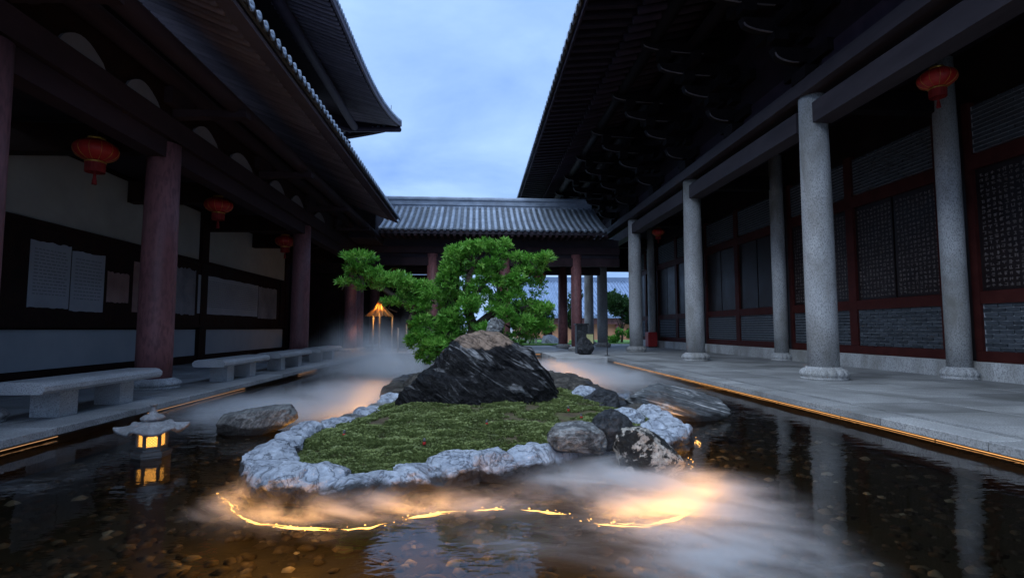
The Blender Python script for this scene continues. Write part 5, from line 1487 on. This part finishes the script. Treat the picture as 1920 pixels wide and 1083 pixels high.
rope('light_rope', 'amber light rope in the water along front of the island', [(-1.89, 4.13, RZ), (-1.68, 3.88, RZ), (-1.54, 3.66, RZ), (-1.36, 3.50, RZ), (-1.17, 3.42, RZ), (-1.01, 3.38, RZ), (-0.80, 3.35, RZ), (-0.65, 3.37, RZ), (-0.52, 3.45, RZ), (-0.38, 3.54, RZ), (-0.21, 3.62, RZ), (0.03, 3.65, RZ), (0.24, 3.66, RZ), (0.38, 3.61, RZ), (0.58, 3.52, RZ), (0.75, 3.36, RZ), (0.87, 3.31, RZ), (1.07, 3.30, RZ), (1.28, 3.40, RZ), (1.50, 3.61, RZ), (1.70, 3.89, RZ), (1.79, 4.38, RZ), (1.98, 4.95, RZ)], 120, M['led'], 0.0065, power=1.0, lamps=[(0.35, 0.8), (0.75, 1.1), (1.15, 1.4), (1.55, 0.5), (1.95, 1.4), (2.35, 0.5), (2.8, 0.5), (3.30, 0.8), (3.62, 1.8), (4.00, 1.0), (4.40, 0.8), (4.9, 0.15), (5.65, 0.5)])
rope('light_rope', 'amber light rope in the water along right side of the island', [(2.22, 5.2, RZ), (2.42, 5.9, RZ), (2.45, 6.4, RZ), (2.25, 8.4, RZ), (2.22, 9.9, RZ), (2.28, 12.0, RZ), (2.31, 14.0, RZ), (2.31, 16.3, RZ)], 60, M['led'], 0.0065, power=1.0)
rope('light_rope', 'amber light rope in the water along left side of the island', [(-2.12, 5.0, RZ), (-1.95, 6.2, RZ), (-1.74, 6.89, RZ), (-1.62, 7.6, RZ), (-1.78, 9.2, RZ), (-1.95, 11.2, RZ)], 34, M['led'], 0.0065, power=1.0)
def strip_led(label, x0, x1, y0, y1, z, mat, gaps=None):
    t_ = thing('light_strip', label, 'light strip', ((x0 + x1) / 2, (y0 + y1) / 2, z))
    L_ = max(abs(x1 - x0), abs(y1 - y0)); n_ = max(1, int(L_ / 1.4))
    for i in range(n_):
        if gaps and i in gaps: continue
        a, c_ = i / n_, (i + 0.985) / n_
        if abs(x1 - x0) > abs(y1 - y0): build('tube', MB().box(x0 + (x1 - x0) * a, x0 + (x1 - x0) * c_, y0 - .006, y0 + .006, z - .005, z + .005), mat, t_)
        else: build('tube', MB().box(x0 - .0035, x0 + .0035, y0 + (y1 - y0) * a, y0 + (y1 - y0) * c_, z - .0035, z + .0035), mat, t_)
    return t_
strip_led('thin amber light strip under the lip of right walkway', PX1 + 0.17, PX1 + 0.17, 1.0, 18.2, -0.139, M['led_strip'])
strip_led('thin broken amber light strip under the lip of left walkway', PX0 - 0.14, PX0 - 0.14, 3.0, 18.2, -0.128, M['led_left'], (2, 5, 6, 8, 9))
strip_led('short amber light strip under the far edge of the pond', 1.9, 2.7, PY1 - 0.03, PY1 - 0.03, -0.07, M['led_strip'])

# =================================================================== mist lying on the water
def mist(name, label, box, blobs, dens, hs, nscale=1.2, seed=0.0, stretch=(1, 1, 1), thr=0.40, soft=0.30, step=0.42, turn=0.35):
    m = bpy.data.materials.new(name); m.use_nodes = True; nt = m.node_tree; nt.nodes.clear()
    out = nt.nodes.new('ShaderNodeOutputMaterial'); pv = nt.nodes.new('ShaderNodeVolumePrincipled')
    pv.inputs['Color'].default_value = (0.93, 0.95, 0.98, 1); pv.inputs['Anisotropy'].default_value = 0.15
    nt.links.new(pv.outputs[0], out.inputs['Volume'])
    g = nt.nodes.new('ShaderNodeNewGeometry'); s = nt.nodes.new('ShaderNodeSeparateXYZ')
    wv = noise(nt, coords(nt, 'World', (0.7, 0.7, 0.7)), 1.1, 2, 0.5)
    nt.links.new(g.outputs['Position'], s.inputs[0])
    X, Y, Z = s.outputs
    tot = None
    for (cx, cyy, sx, sy, amp) in blobs:
        dx = math_(nt, 'DIVIDE', math_(nt, 'SUBTRACT', X, cx), sx); dy = math_(nt, 'DIVIDE', math_(nt, 'SUBTRACT', Y, cyy), sy)
        r2 = math_(nt, 'ADD', math_(nt, 'MULTIPLY', dx, dx), math_(nt, 'MULTIPLY', dy, dy))
        e = math_(nt, 'MULTIPLY', math_(nt, 'EXPONENT', math_(nt, 'MULTIPLY', r2, -1.0)), amp)
        tot = e if tot is None else math_(nt, 'ADD', tot, e)
    n = noise(nt, coords(nt, 'World', stretch, (0, 0, turn)), nscale, 7, 0.62, 1.1)
    # billowing height
    h = math_(nt, 'DIVIDE', math_(nt, 'SUBTRACT', Z, WZ), math_(nt, 'MULTIPLY', math_(nt, 'ADD', n, 0.25), hs * 1.35))
    fall = math_(nt, 'EXPONENT', math_(nt, 'MULTIPLY', math_(nt, 'POWER', math_(nt, 'MAXIMUM', h, 0.0), 2.0), -1.0))
    mod = math_(nt, 'DIVIDE', math_(nt, 'SUBTRACT', n, thr), soft, True)
    d = math_(nt, 'MULTIPLY', math_(nt, 'MULTIPLY', tot, fall), math_(nt, 'ADD', math_(nt, 'MULTIPLY', mod, 0.92), 0.08))
    d = math_(nt, 'MAXIMUM', math_(nt, 'SUBTRACT', math_(nt, 'MULTIPLY', d, dens), dens * 0.012), 0.0)
    nt.links.new(d, pv.inputs['Density'])
    x0, x1, y0, y1, z1 = box
    o_ = build(name, MB().box(x0, x1, y0, y1, WZ + 0.002, z1), m)
    try: m.cycles.volume_step_rate = step
    except Exception: pass
    tag(o_, label, 'mist', None, 'stuff')
    return o_
mist('mist', 'thick mist rolling over the water in front of island', (-2.3, 3.4, 1.5, 5.1, 0.18),
     [(0.15, 3.54, 0.60, 0.17, 0.55), (0.98, 4.10, 0.38, 0.24, 2.8), (1.36, 3.62, 0.46, 0.40, 1.8), (1.25, 2.75, 0.42, 0.50, 1.1), (-0.55, 3.48, 0.45, 0.14, 0.6), (-1.15, 3.42, 0.38, 0.11, 0.55), (-1.60, 3.76, 0.14, 0.22, 0.45), (0.25, 2.95, 0.5, 0.22, 0.22)], 13.0, 0.085, 2.4, 0, (0.55, 2.6, 1.8), 0.44, 0.19, 0.36, 0.45)
mist('mist', 'bluish mist drifting over the water between left walkway and island', (-4.2, -1.0, 5.9, 11.5, 0.22),
     [(-2.7, 7.6, 1.0, 0.8, 1.2), (-2.1, 9.3, 0.9, 1.3, 1.0)], 7.0, 0.14, 1.0, 0, (0.8, 1.9, 1.5), 0.38, 0.22, 0.28)
mist('mist', 'plume of mist rising at the far left before the thatched lamp', (-4.22, -0.8, 11.6, 18.5, 1.6),
     [(-2.9, 14.6, 0.95, 1.5, 1.0), (-1.7, 13.4, 0.8, 1.1, 0.9)], 1.5, 0.75, 0.9, 0, (1, 1, 0.8), 0.36, 0.25, 0.28)
mist('mist', 'thin mist over the water behind the island on the right', (0.9, 4.5, 9.5, 18.0, 0.25),
     [(2.7, 12.8, 1.1, 2.2, 1.0), (2.4, 15.5, 1.2, 1.6, 1.0)], 4.0, 0.14, 0.8, 0, (0.8, 1.5, 1.5), 0.36, 0.25, 0.28)
